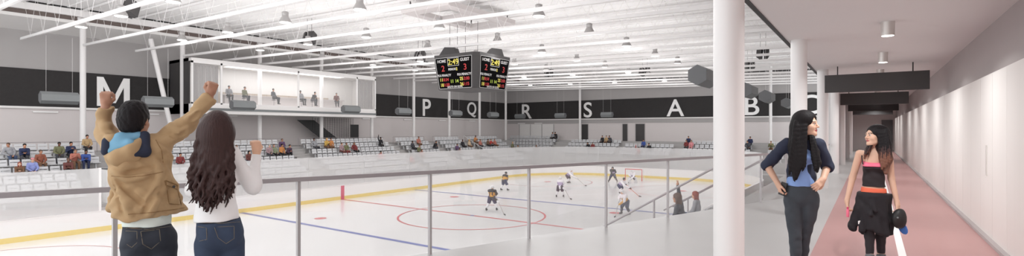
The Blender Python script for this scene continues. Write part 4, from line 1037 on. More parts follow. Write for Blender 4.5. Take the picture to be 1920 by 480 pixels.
straight_locks(1491, 1512, 228, 1478, 1511, 330, 322, 22, -.085, -.155)
straight_locks(1494, 1500, 240, 1487, 1496, 342, 342, 5, -.09, -.16)
straight_locks(1517, 1523, 252, 1526, 1539, 324, 318, 9, -.05, -.145, .010)
S.el(H+Mh@np.array((-.0, .115, -.02))*hs, (.066, .07, .1), .01, Mh, True)
part(T, 'hair', S, M_hairb)
shoes(T, (aL, aR), ((0, -1), (.1, -1)))
ph_ = thing('phone', 'black phone in the hand of the woman in the navy jacket', 'phone', F.loc, F.rz); c = p(1468, 354, -.055)
ph_.location = Matrix.Translation(F.loc) @ Matrix.Rotation(F.rz, 4, 'Z') @ Vector(c); m = MB(); m.bbox(-.006, .006, -.034, .034, -.065, .065, .004, Matrix.Rotation(.25, 4, 'Y') @ Matrix.Rotation(.9, 4, 'Z')); m.build('case', M_black, ph_)
m = MB(); m.bbox(.0063, .0072, -.03, .03, -.06, .06, .0003, Matrix.Rotation(.25, 4, 'Y') @ Matrix.Rotation(.9, 4, 'Z')); m.build('screen', mat('phone_screen', (20, 22, 26), .15), ph_)

# ---- woman in black sportswear with a jacket tied round her hips
F = Fig(1640, 5.8); p = F.p
T = F.thing('woman in black tank top and leggings with a black jacket tied round her hips')
H = p(1641, 254.5, -.02); Mh = rotm(yaw=math.radians(180-52), pitch=.06, roll=.04); hs = .97
hipL, hipR = p(1627, 380), p(1651, 380); kL, kR = F.z(1630, .44, -.03), F.z(1651, .44, .03); aL, aR = F.z(1631, .09, -.07), F.z(1652, .09, .06)
shL, elL, wrL = p(1612, 288), p(1598.5, 333, .03), p(1588, 376, -.05); shR, elR, wrR = p(1666, 290), p(1671, 334, .05), p(1682, 380, -.03)
S = SDF((-.36, -.3, 0), (.36, .3, 1.65), .0052)
head_sdf(S, H, Mh, hs)
S.rc(p(1639, 288, .01), p(1641, 264, .0), .047, .043, .02); S.rc(p(1638, 303), p(1638, 340), .1, .088, .05, .75); S.rc(p(1618, 289), p(1659, 290), .042, .042, .04); S.rc(p(1638, 356), p(1638, 364), .105, .105, .04, .8)
for h, k_, a in ((hipL, kL, aL), (hipR, kR, aR)): S.chain([h, k_, a], [.06, .042, .029], .02); foot(S, a, (0, -1))
S.chain([shL, elL, wrL], [.042, .034, .024], .015); S.chain([shR, elR, wrR], [.042, .034, .024], .015)
hand_sdf(S, wrL, (.05, -.25, -1), (1, .2, 0), -1, .92, .7); hand_sdf(S, wrR, (.12, -.3, -1), (-.8, .5, 0), 1, .95, .9)
part(T, 'body', S, M_skin2, face_paint(H, Mh, hs))
def layer(name, mm, pr, clips, h=.0055, folds=None, lo=(-.3, -.28, .7), hi=(.32, .28, 1.5)):
    S = SDF(lo, hi, h); pr(S)
    for c in clips: S.clip(*c)
    if folds: S.folds(folds)
    return part(T, name, S, mm), S
def tank(S):
    S.rc(p(1638, 304), p(1638, 335), .106, .094, .05, .8); S.rc(p(1638, 335), p(1638, 350), .094, .112, .04, .82); S.el(p(1629, 313, -.07), (.05, .045, .048), .04); S.el(p(1648, 313, -.07), (.05, .045, .048), .04)
layer('tank_top', M_blk, tank, [(p(1638, 349.5), (0, 0, -1)), (p(1638, 309), (0, -.25, 1))], folds=[(.002, (16, 0, 60), .4)])
layer('pink_neckline', M_pink, lambda S: (S.rc(p(1638, 304), p(1638, 320), .104, .1, .05, .79), S.el(p(1629, 312, -.068), (.05, .045, .046), .04), S.el(p(1648, 312, -.068), (.05, .045, .046), .04)), [(p(1638, 301), (0, -.3, 1)), (p(1638, 312), (0, 0, -1))])
for u in (1616, 1660):
    m = MB(); m.tube([p(u+(2 if u < 1640 else -2), 308, -.075), p(u, 296, -.06), p(u, 286, -.01), p(u+(2 if u < 1640 else -2), 292, .06), p(u+(5 if u < 1640 else -5), 306, .085)], .006, 8); m.build('shoulder_strap', M_blk, T)
layer('waistband', M_orange, lambda S: S.rc(p(1638, 350), p(1638, 366), .115, .127, .03, .83), [(p(1638, 352), (.03, 0, 1)), (p(1638, 360.5), (0, 0, -1))])
def legs(S):
    S.rc(p(1638, 358), p(1638, 372), .122, .134, .04, .82); S.el(p(1627, 378, .04), (.075, .09, .08), .04); S.el(p(1650, 378, .04), (.075, .09, .08), .04)
    for h, k_, a in ((hipL, kL, aL), (hipR, kR, aR)): S.chain([h, (h*.5+k_*.5), k_, (k_*.62+a*.38), a], [.08, .072, .054, .05, .036], .012)
layer('leggings', M_blk2, legs, [(p(1638, 359.5), (0, 0, 1)), ((0, 0, .1), (0, 0, -1))], lo=(-.3, -.28, .05), hi=(.3, .28, 1.0), folds=[(.0014, (30, 0, 60), 0)])
def tied(S):
    S.rc(p(1626, 367, .0), p(1651, 367, .0), .105, .105, .03, 1.0)
    for u0, v0, y0, u1, v1, y1, r in ((1622, 366, -.075, 1616, 432, -.10, .036), (1632, 366, -.085, 1632, 428, -.12, .036), (1643, 366, -.085, 1647, 434, -.115, .036), (1654, 366, -.065, 1662, 438, -.085, .036),
                                   (1614, 368, -.03, 1600, 428, -.04, .036), (1608, 392, -.05, 1597, 424, -.05, .034), (1664, 368, 0, 1669, 438, .0, .036), (1625, 368, .08, 1622, 434, .1, .05), (1652, 368, .08, 1657, 436, .1, .05)):
        S.rc(p(u0, v0, y0), p(u1, v1, y1), r, r*1.0, .045)
    S.rc(p(1630, 368, -.11), p(1640, 369, -.115), .022, .022, .02); S.rc(p(1636, 372, -.12), p(1634, 402, -.15), .015, .02, .012); S.rc(p(1638, 372, -.12), p(1641, 396, -.148), .013, .018, .012)
o, S2 = layer('tied_jacket', M_jkt, tied, [(p(1638, 361), (0, 0, 1)), (p(1600, 439), (-.3, 0, -1)), (p(1655, 443), (.2, 0, -1))], lo=(-.4, -.34, .3), hi=(.36, .32, 1.0), folds=[(.004, (26, 10, 14), .3), (.003, (44, 0, 34), 1.2)])
m = MB(); c = p(1611.5, 417, surf_y(F, S2, 1611.5, 417)); m.prism([(-.012, -.02), (.008, -.022), (.018, .0), (.006, .022), (-.014, .014)], -.003, .003, Matrix.Translation(c) @ Matrix.Rotation(PI/2, 4, 'X')); m.build('white_mark', M_letter, T)
S = SDF((-.26, -.28, .9), (.28, .25, 1.65), .0052)
S.el(H+Mh@np.array((0, -.02, .036))*hs, (.088, .104, .096), .02, Mh); S.el(H+Mh@np.array((.0, -.06, -.02))*hs, (.09, .075, .11), .03, Mh)
S.chain([p(1652, 250, .0), p(1657, 275, -.02), p(1661, 298, -.05), p(1661, 324, -.085)], [.085, .075, .062, .02], .03, .65)
S.chain([p(1646, 262, .06), p(1648, 290, .10), p(1650, 306, .11)], [.08, .08, .03], .03, .6)
S.chain([p(1635, 266, -.03), p(1626, 282, -.06), p(1621, 297, -.085)], [.018, .022, .01], .02, .9)
r_ = random.Random(12)
straight_locks(1646, 1663, 244, 1652, 1673, 324, 302, 20, -.08, -.12)
straight_locks(1636, 1640, 262, 1618, 1627, 296, 300, 6, -.05, -.1, .009)
S.el(H+Mh@np.array((0, .12, -.02))*hs, (.068, .07, .1), .01, Mh, True)
zt = p(1650, 290)[2]
part(T, 'hair', S, [M_hairb, M_hairbr, M_hairred], lambda P: (lambda w: np.where(w < zt, 2, np.where(w < zt+.07, 1, 0)))(P[:, 2]+.022*np.sin(P[:, 0]*330+P[:, 1]*120)+.022*np.sin(P[:, 0]*170-P[:, 1]*260)))
shoes(T, (aL, aR), ((0, -1), (.1, -1)))
def at(F, c): return Matrix.Translation(F.loc) @ Matrix.Rotation(F.rz, 4, 'Z') @ Vector(c)
o = thing('pink_bottle', 'small pink bottle held in the left-hand of the woman in black', 'bottle', at(F, p(1589.5, 397, -.1)), F.rz)
m = MB(); m.lathe([(.012, -.06), (.015, -.05), (.015, .02), (.009, .03)], n=16); m.build('flask', M_pink, o)
m = MB(); m.lathe([(.010, .03), (.010, .05), (.007, .056)], n=16); m.build('cap', mat('pink_dark', (206, 60, 104), .5), o)
o = thing('baseball_cap', 'black baseball cap with blue brim held by the woman in black', 'cap', at(F, p(1687, 410, -.08)), F.rz)
S = SDF((-.16, -.18, -.2), (.16, .18, .16), .005); Mc = rotm(yaw=-.75, pitch=.1, roll=.12)
S.el((0, 0, 0), (.062, .088, .112), .01, Mc); S.el(Mc@np.array((.0, .075, -.0)), (.062, .09, .112), .008, Mc, True); part(o, 'crown', S, M_black)
S = SDF((-.16, -.18, -.3), (.2, .18, .16), .005); Mb = rotm(yaw=-.75, pitch=.35, roll=.0); S.el(Mc@np.array((.0, .045, -.115)), (.055, .012, .075), .01, Mb); part(o, 'brim', S, mat('brim_blue', (74, 122, 200), .7))
m = MB(); m.lathe([(.01, 0), (.01, .006), (.004, .009)], n=12, M=Matrix.Translation((-.02, -.085, .02)) @ Matrix.Rotation(PI/2, 4, 'X')); m.build('eyelet', M_grey, o)
# ---------------------------------------------------------------- spectators: a few seated and standing poses, dressed individually
CLO = {'grey': (150, 150, 154), 'jeans blue': (62, 74, 100), 'navy': (38, 46, 78), 'rust': (140, 84, 66), 'olive': (112, 112, 82), 'tan': (178, 150, 112), 'pale blue': (142, 152, 206), 'maroon': (104, 60, 56), 'coral': (178, 112, 98), 'blue': (62, 84, 150),
       'dark red': (120, 52, 52), 'black': (40, 38, 42), 'purple': (96, 72, 104), 'mauve': (160, 134, 138), 'sage': (134, 142, 118), 'orange': (196, 132, 78), 'plum': (72, 52, 70), 'yellow': (204, 168, 88), 'brown': (112, 82, 62), 'pink': (206, 138, 142), 'red': (178, 66, 62), 'beige': (196, 174, 148), 'charcoal': (66, 66, 72), 'white': (228, 226, 226)}
SKINS = [mat('skin_light', (218, 172, 146), .6), mat('skin_medium', (182, 132, 104), .6), mat('skin_deep', (110, 76, 60), .6)]
HAIRS = {'black': M_hairb, 'brown': mat('hair_brown', (84, 60, 48), .6, var=.3, scale=30), 'auburn': mat('hair_auburn', (136, 64, 52), .6, var=.3, scale=30), 'blond': mat('hair_blond', (186, 150, 100), .6, var=.3, scale=30), 'grey': mat('hair_grey', (150, 146, 142), .6, var=.2, scale=30)}
def cloth(c): return mat('cloth_'+c.replace(' ', '_'), CLO[c], .85, var=.12, scale=16)
def pose_parts(pose, h=.019):
    """returns meshes body / top / trousers / shoes / hair styles for a pose; origin on the floor under the hips, facing +y"""
    seated = pose in ('lap', 'lean', 'clap', 'raise', 'turn')
    if seated:
        hip = np.array((0, -.0, .57)); lean = {'lap': .03, 'lean': .26, 'clap': .1, 'raise': .05, 'turn': .0}[pose]
        sx = .12 if pose == 'turn' else 0
        nk = hip+(sx, lean, .52-(.06 if pose == 'lean' else 0)); hd = nk+(sx*.3, .05+lean*.15, .175)
        knees = [np.array((s*.12, .43, .56)) for s in (-1, 1)]; ank = [np.array((s*.12, .44+.05*s, .1)) for s in (-1, 1)]
    else:
        hip = np.array((0, 0, .9)); nk = hip+(0, .02, .53); hd = nk+(0, .03, .175)
        knees = [np.array((s*.1, .02, .5)) for s in (-1, 1)]; ank = [np.array((s*.12, -.02, .1)) for s in (-1, 1)]
    hips = [hip+(s*.09, 0, 0) for s in (-1, 1)]; sh = [nk+(s*.175, 0, -.05) for s in (-1, 1)]
    A = {'lap': lambda s: (sh[s > 0]+(s*.06, .06, -.27), np.array((s*.09, .3, .63))), 'lean': lambda s: (np.array((s*.17, .36, .66)), np.array((s*.03, .47, .74))),
         'clap': lambda s: (sh[s > 0]+(s*.06, .1, -.26), nk+(s*.035, .34, -.14)), 'raise': lambda s: ((sh[s > 0]+(.12, .08, .24), sh[s > 0]+(.1, .1, .5)) if s > 0 else (sh[0]+(-.06, .06, -.27), np.array((-.09, .3, .63)))),
         'turn': lambda s: (sh[s > 0]+(s*.1, .05, -.26), np.array((s*.1+.05, .26, .64))), 'stand': lambda s: (sh[s > 0]+(s*.06, -.02, -.28), sh[s > 0]+(s*.06, .06, -.54)), 'cheer': lambda s: (sh[s > 0]+(s*.13, .03, .22), sh[s > 0]+(s*.09, .05, .48))}[pose]
    lo, hi = (-.5, -.45, -.01), (.5, .75, 2.15 if not seated else 1.75)
    G = lambda: SDF(lo, hi, h)
    M = rotm(yaw=-.5 if pose == 'turn' else 0, pitch=-.1)
    out = {}
    S = G(); head_sdf(S, hd, M, 1.0); S.rc(nk+(0, -.01, -.02), hd+(0, -.01, -.06), .055, .052, .02); S.rc(hip+(0, 0, .05), nk+(0, 0, -.12), .11, .12, .05, .75)
    for i, s in enumerate((-1, 1)):
        e, w = A(s); S.chain([sh[i], e, w], [.048, .04, .028], .02); d = w-e; d = d/np.linalg.norm(d)
        S.rc(w, w+d*.07, .03, .034, .02); n_ = np.cross(d, (0, 0, 1) if abs(d[2]) < .9 else (1, 0, 0)); n_ = n_/np.linalg.norm(n_)
        for q in (-.024, -.008, .008, .024): S.rc(w+d*.07+n_*q, w+d*.15+n_*q*1.2, .011, .01, .004)
        S.rc(w+d*.02+n_*.03, w+d*.08+n_*.055, .013, .011, .008)
        S.chain([hips[i], knees[i], ank[i]], [.08, .055, .04], .02)
    hdl = M
    def paint(P):
        q = (P-hd)@M; r = np.zeros(len(P))
        r[(q[:, 1] > .06) & (np.abs(np.abs(q[:, 0])-.031) < .014) & (np.abs(q[:, 2]) < .009)] = 1
        r[(q[:, 1] > .07) & (np.abs(q[:, 0]) < .022) & (np.abs(q[:, 2]+.063) < .01)] = 2
        return r
    out['body'] = (S, paint)
    S = G(); S.rc(hip+(0, 0, .03), hip*.5+nk*.5, .14, .145, .05, .8); S.rc(hip*.5+nk*.5, nk+(0, 0, -.11), .145, .15, .05, .8); S.rc(sh[0]+(.03, 0, 0), sh[1]+(-.03, 0, 0), .07, .07, .05)
    for i, s in enumerate((-1, 1)): e, w = A(s); S.chain([sh[i], e, w], [.068, .058, .042], .025)
    S.folds([(.004, (20, 10, 40), .3), (.003, (44, 0, 24), 1)]); out['top'] = (S, None)
    S = G(); S.rc(hip+(-.04, 0, 0), hip+(.04, 0, 0), .135, .135, .04, .9)
    for i in (0, 1): S.chain([hips[i], knees[i], ank[i]], [.1, .075, .055], .02)
    out['trousers'] = (S, None)
    S = G()
    for i in (0, 1): a = ank[i]; S.rc(a*(1, 1, 0)+(0, -.04, .045), a*(1, 1, 0)+(0, .15, .04), .045, .04, .02); S.rc(a, a*(1, 1, 0)+(0, 0, .05), .045, .045, .02)
    out['shoe'] = (S, None)
    def cap(S, g=0.):
        S.el(hd+M@np.array((0, -.016, .036)), (.084+g, .104+g, .094+g), .02, M)
    S = G(); cap(S); S.el(hd+M@np.array((0, .115, -.03)), (.08, .07, .09), .01, M, True); S.clip(hd+(0, 0, -.06), (0, -.2, -1)); out['short'] = (S, None)
    S = G(); cap(S, .006); S.rc(hd+(0, -.06, 0), hd+(0, -.1, -.28), .085, .05, .04, .8)
    for s in (-1, 1): S.rc(hd+(s*.06, -.02, .02), hd+(s*.075, -.01, -.22), .04, .025, .02)
    S.el(hd+M@np.array((0, .115, -.03)), (.066, .07, .1), .01, M, True); out['long'] = (S, None)
    S = G(); S.el(hd+M@np.array((0, -.012, .045)), (.09, .108, .09), .01, M); S.clip(hd+M@np.array((0, 0, .035)), M@np.array((0, -.15, -1))); S.el(hd+M@np.array((0, .1, .05)), (.06, .07, .014), .01, M); out['hat'] = (S, None)
    return {k: s.mesh(k, [M_skin2[0], M_skin2[2], M_skin2[3]] if k == 'body' else [M_navy], pt) for k, (s, pt) in out.items()}
POSES = {k: pose_parts(k) for k in ('lap', 'lean', 'clap', 'raise', 'turn', 'stand', 'cheer')}
def omat(o, m, i=0):
    o.material_slots[i].link = 'OBJECT'; o.material_slots[i].material = m
def person(loc, rz, pose, top, legs, hair, haircol, skin, label, sc=1.):
    T = thing('person', label, 'person', loc, rz); T.scale = (sc, sc, sc); P = POSES[pose]
    b = link('body', P['body'], T); omat(b, SKINS[skin])
    o = link('top', P['top'], T); omat(o, cloth(top)); o = link('trousers', P['trousers'], T); omat(o, cloth(legs)); o = link('shoes', P['shoe'], T); omat(o, M_black)
    o = link('cap' if hair == 'hat' else 'hair', P[hair], T); omat(o, cloth(haircol) if hair == 'hat' else HAIRS[haircol])
    if hair == 'hat':
        o = link('hair', P['short'], T); omat(o, HAIRS['brown'])
    return T
# u, v of the head in the photograph, pose, top, trousers, hair style, hair colour, skin, words for the label
PP = [
 (16, 275, 'turn', 'grey', 'jeans blue', 'short', 'brown', 1, 'leftmost spectator in grey top and blue jeans near the top of the left stand'),
 (49, 274, 'lean', 'navy', 'charcoal', 'short', 'black', 1, 'seated spectator in navy sweater leaning forward, near the left edge of the stand'),
 (73, 286, 'lap', 'rust', 'brown', 'short', 'brown', 1, 'seated spectator in rust brown top, third from the left edge'),
 (105, 271, 'lap', 'olive', 'charcoal', 'short', 'black', 2, 'seated spectator in olive shirt beside one in navy, left stand'),
 (129, 272, 'clap', 'navy', 'black', 'short', 'black', 1, 'seated spectator in navy top right of the one in olive'),
 (158, 258, 'lap', 'tan', 'black', 'short', 'black', 1, 'bearded spectator in tan jacket in the top row by the first column'),
 (35, 314, 'lean', 'brown', 'charcoal', 'long', 'auburn', 0, 'child with auburn hair in brown, lowest left in the left stand'),
 (60, 304, 'lap', 'pale blue', 'plum', 'hat', 'pink', 0, 'spectator in pale blue shirt and pink hat in the left stand'),
 (125, 304, 'lean', 'maroon', 'black', 'short', 'brown', 2, 'spectator in maroon, leftmost of three low in the left stand'),
 (144, 298, 'clap', 'coral', 'brown', 'short', 'brown', 1, 'spectator in coral shirt, middle of three low in the left stand'),
 (163, 304, 'lean', 'blue', 'navy', 'short', 'black', 2, 'spectator in blue jacket, right one of three low in the left stand'),
 (330, 295, 'lap', 'dark red', 'black', 'short', 'black', 1, 'spectator in dark red seen between the cheering man and woman'),
 (441, 275, 'lap', 'brown', 'black', 'short', 'brown', 1, 'spectator in brown just right of the long-haired woman'),
 (464, 291, 'lap', 'maroon', 'plum', 'long', 'black', 0, 'spectator in maroon left of the raised white sleeve'),
 (529, 259, 'lap', 'purple', 'charcoal', 'short', 'brown', 1, 'lone spectator in purple in the top row below the glass suite'),
 (501, 276, 'lap', 'mauve', 'charcoal', 'short', 'grey', 0, 'spectator in mauve, leftmost of four below the glass suite'),
 (512, 279, 'turn', 'sage', 'black', 'long', 'brown', 0, 'spectator in sage green, second of four below the glass suite'),
 (527, 278, 'lap', 'orange', 'black', 'short', 'black', 1, 'spectator in orange, third of four below the glass suite'),
 (537, 279, 'lean', 'plum', 'black', 'short', 'black', 1, 'spectator in plum, rightmost of four below the glass suite'),
 (593, 267, 'turn', 'grey', 'charcoal', 'short', 'black', 2, 'spectator in grey, leftmost of three in front of the stair column'),
 (606, 264, 'clap', 'yellow', 'brown', 'long', 'blond', 0, 'spectator in yellow, middle of three in front of the stair column'),
 (616, 265, 'lap', 'orange', 'brown', 'short', 'black', 1, 'spectator in orange, right one of three in front of the stair column'),
 (636, 271, 'lap', 'mauve', 'maroon', 'short', 'brown', 0, 'spectator in mauve, leftmost of three below the dark stairs'),
 (650, 271, 'lap', 'olive', 'dark red', 'short', 'brown', 1, 'spectator in olive, middle of three below the dark stairs'),
 (667, 273, 'turn', 'dark red', 'black', 'long', 'brown', 1, 'spectator in dark red, right one of three below the dark stairs'),
 (714, 262, 'raise', 'black', 'black', 'short', 'black', 2, 'spectator in black with one arm raised, right of the dark stairs'),
 (717, 287, 'lap', 'pink', 'grey', 'short', 'black', 1, 'spectator in pink low in the stand below the one in black'),
 (775, 265, 'turn', 'charcoal', 'black', 'short', 'black', 2, 'spectator in charcoal, left one of a pair under letter P'),
 (781, 261, 'lap', 'coral', 'brown', 'short', 'brown', 1, 'spectator in coral, right one of a pair under letter P'),
 (783, 272, 'lap', 'olive', 'black', 'short', 'brown', 1, 'spectator in olive one row below the pair under letter P'),
 (770, 286, 'lap', 'red', 'brown', 'short', 'brown', 1, 'spectator in red, left one of the lower pair under letter P'),
 (781, 286, 'clap', 'coral', 'brown', 'long', 'brown', 0, 'spectator in coral, right one of the lower pair under letter P'),
 (813, 267, 'lean', 'black', 'charcoal', 'short', 'black', 1, 'spectator in black beside the aisle right of letter P'),
 (855, 274, 'lap', 'purple', 'black', 'short', 'black', 1, 'spectator in purple beside the aisle under letter Q'),
 (857, 287, 'lap', 'maroon', 'black', 'short', 'black', 1, 'spectator in maroon below the one in purple'),
 (869, 261, 'turn', 'black', 'black', 'short', 'black', 2, 'spectator in black, leftmost in the top row under letter Q'),
 (876, 260, 'lap', 'beige', 'brown', 'long', 'blond', 0, 'spectator in beige in the top row under letter Q'),
 (885, 261, 'clap', 'orange', 'brown', 'short', 'black', 1, 'spectator in orange in the top row under letter Q'),
 (893, 263, 'lap', 'coral', 'charcoal', 'short', 'brown', 1, 'spectator in coral, rightmost in the top row under letter Q'),
 (912, 264, 'lap', 'brown', 'black', 'short', 'black', 1, 'spectator in brown, leftmost of three under the last grey speaker'),
 (918, 262, 'clap', 'red', 'black', 'short', 'brown', 0, 'spectator in red, middle of three under the last grey speaker'),
 (926, 264, 'turn', 'coral', 'brown', 'short', 'brown', 1, 'spectator in coral, right one of three under the last grey speaker'),
 (895, 287, 'lap', 'olive', 'brown', 'short', 'brown', 1, 'spectator in olive behind the rink glass, above the two central skaters'),
 (902, 288, 'lap', 'grey', 'charcoal', 'short', 'black', 1, 'spectator in grey behind the rink glass, above the two central skaters'),
 (1035, 253, 'lap', 'grey', 'black', 'short', 'brown', 1, 'spectator in grey in the top row left of the second end column'),
 (1044, 254, 'turn', 'black', 'black', 'short', 'black', 1, 'spectator in black in the top row left of the second end column'),
 (962, 270, 'lap', 'olive', 'brown', 'short', 'blond', 0, 'spectator in olive, left one of a pair in the corner stand'),
 (969, 277, 'lap', 'sage', 'charcoal', 'short', 'brown', 1, 'spectator in sage green, right one of a pair in the corner stand'),
 (1004, 276, 'lap', 'brown', 'charcoal', 'short', 'brown', 1, 'lone spectator in brown under letter R'),
 (1106, 267, 'turn', 'black', 'black', 'short', 'black', 1, 'spectator in black, left one of a pair under letter S'),
 (1114, 267, 'lap', 'dark red', 'black', 'short', 'black', 1, 'spectator in dark red, right one of a pair under letter S'),
 (1130, 259, 'lap', 'black', 'black', 'short', 'black', 1, 'spectator in black, leftmost of three right of letter S'),
 (1137, 258, 'lap', 'tan', 'brown', 'short', 'brown', 0, 'spectator in tan, middle of three right of letter S'),
 (1145, 260, 'turn', 'charcoal', 'black', 'short', 'black', 1, 'spectator in charcoal, right one of three right of letter S'),
 (1195, 275, 'raise', 'red', 'maroon', 'short', 'black', 1, 'spectator in red with an arm up behind the goal'),
 (1206, 259, 'lap', 'blue', 'navy', 'short', 'black', 1, 'spectator in bright blue in front of the dark end door'),
 (1216, 274, 'turn', 'black', 'black', 'short', 'black', 1, 'spectator in black below the one in bright blue'),
 (1278, 263, 'lap', 'dark red', 'charcoal', 'short', 'brown', 1, 'spectator in dark red, leftmost of three under letter A'),
 (1286, 261, 'lap', 'navy', 'navy', 'short', 'black', 1, 'spectator in navy, middle of three under letter A'),
 (1294, 262, 'lap', 'pink', 'pink', 'long', 'brown', 0, 'spectator in pink, right one of three under letter A'),
 (1412, 269, 'turn', 'charcoal', 'black', 'short', 'black', 1, 'spectator in charcoal, leftmost of three under letter B'),
 (1421, 267, 'lap', 'navy', 'black', 'short', 'black', 1, 'spectator in navy, middle of three under letter B'),
 (1438, 267, 'clap', 'olive', 'brown', 'short', 'brown', 1, 'spectator in olive, right one of three under letter B'),
 (1268, 368, 'raise', 'charcoal', 'black', 'long', 'brown', 1, 'near spectator in charcoal with an arm raised, behind the guard glass'),
 (1312, 368, 'lap', 'grey', 'jeans blue', 'long', 'auburn', 0, 'near spectator with auburn hair in grey beside the big white column'),
]
used = set()
for (u, v, pose, top, legs, hair, hc, sk, lb) in PP:
    best = None
    for i, s in enumerate(SEATS):
        if i in used or (s[4] == 'N') != (v > 340): continue
        hz = s[2]+(1.12 if pose == 'lean' else 1.2); fx, fy = -math.sin(s[3])*.03, math.cos(s[3])*.03
        a, b, f = proj(s[0]+fx, s[1]+fy, hz); e = (a-u)**2+1.6*(b-v)**2
        if best is None or e < best[0]: best = (e, i)
    i = best[1]; used.add(i); s = SEATS[i]
    a, b, f = proj(s[0], s[1], s[2]+1.2)
    person((s[0]-math.sin(s[3])*.06, s[1]+math.cos(s[3])*.06, s[2]), s[3]+random.uniform(-.2, .2), pose, top, legs, hair, hc, sk, lb, .9 if lb.startswith('child') else 1.)
# people on stools in the glass suite
for i, (u, top, legs, hc, sk, pose, lb) in enumerate(((429, 'grey', 'black', 'black', 1, 'lap', 'leftmost person in the glass suite, grey top, beside the raised fist'), (458, 'olive', 'charcoal', 'brown', 1, 'lap', 'person in olive, second from the left in the glass suite'),
        (514, 'charcoal', 'black', 'black', 1, 'turn', 'person in charcoal, third from the left in the glass suite'), (566, 'grey', 'black', 'black', 2, 'turn', 'person in grey, fourth from the left in the glass suite'),
        (586, 'black', 'charcoal', 'black', 1, 'lean', 'person in black, fifth from the left in the glass suite'), (631, 'maroon', 'black', 'black', 1, 'lap', 'rightmost person in the glass suite in maroon'))):
    d = ray(u, 180); t = -43.05/d[0]; y = d[1]*t
    st = thing('bar_stool', 'dark bar stool under the %s person in the glass suite' % (['leftmost', 'second', 'third', 'fourth', 'fifth', 'rightmost'][i]), 'stool', (-43.1, y, 3.5), 0, 'stools in the glass suite')
    m = MB(); m.lathe([(.15, .6), (.16, .62), (.16, .64), (.15, .65)], n=16); m.build('seat', M_dark, st)
    m = MB(); m.tube([(0, 0, .02), (0, 0, .6)], .025, 8); m.build('post', M_rail, st)
    m = MB(); m.lathe([(.19, 0), (.19, .015), (.05, .03)], n=16); m.build('base', M_rail, st)
    person((-43.08, y, 3.5+.24), -PI/2+random.uniform(-.5, .5), pose, top, legs, 'short', hc, sk, lb)
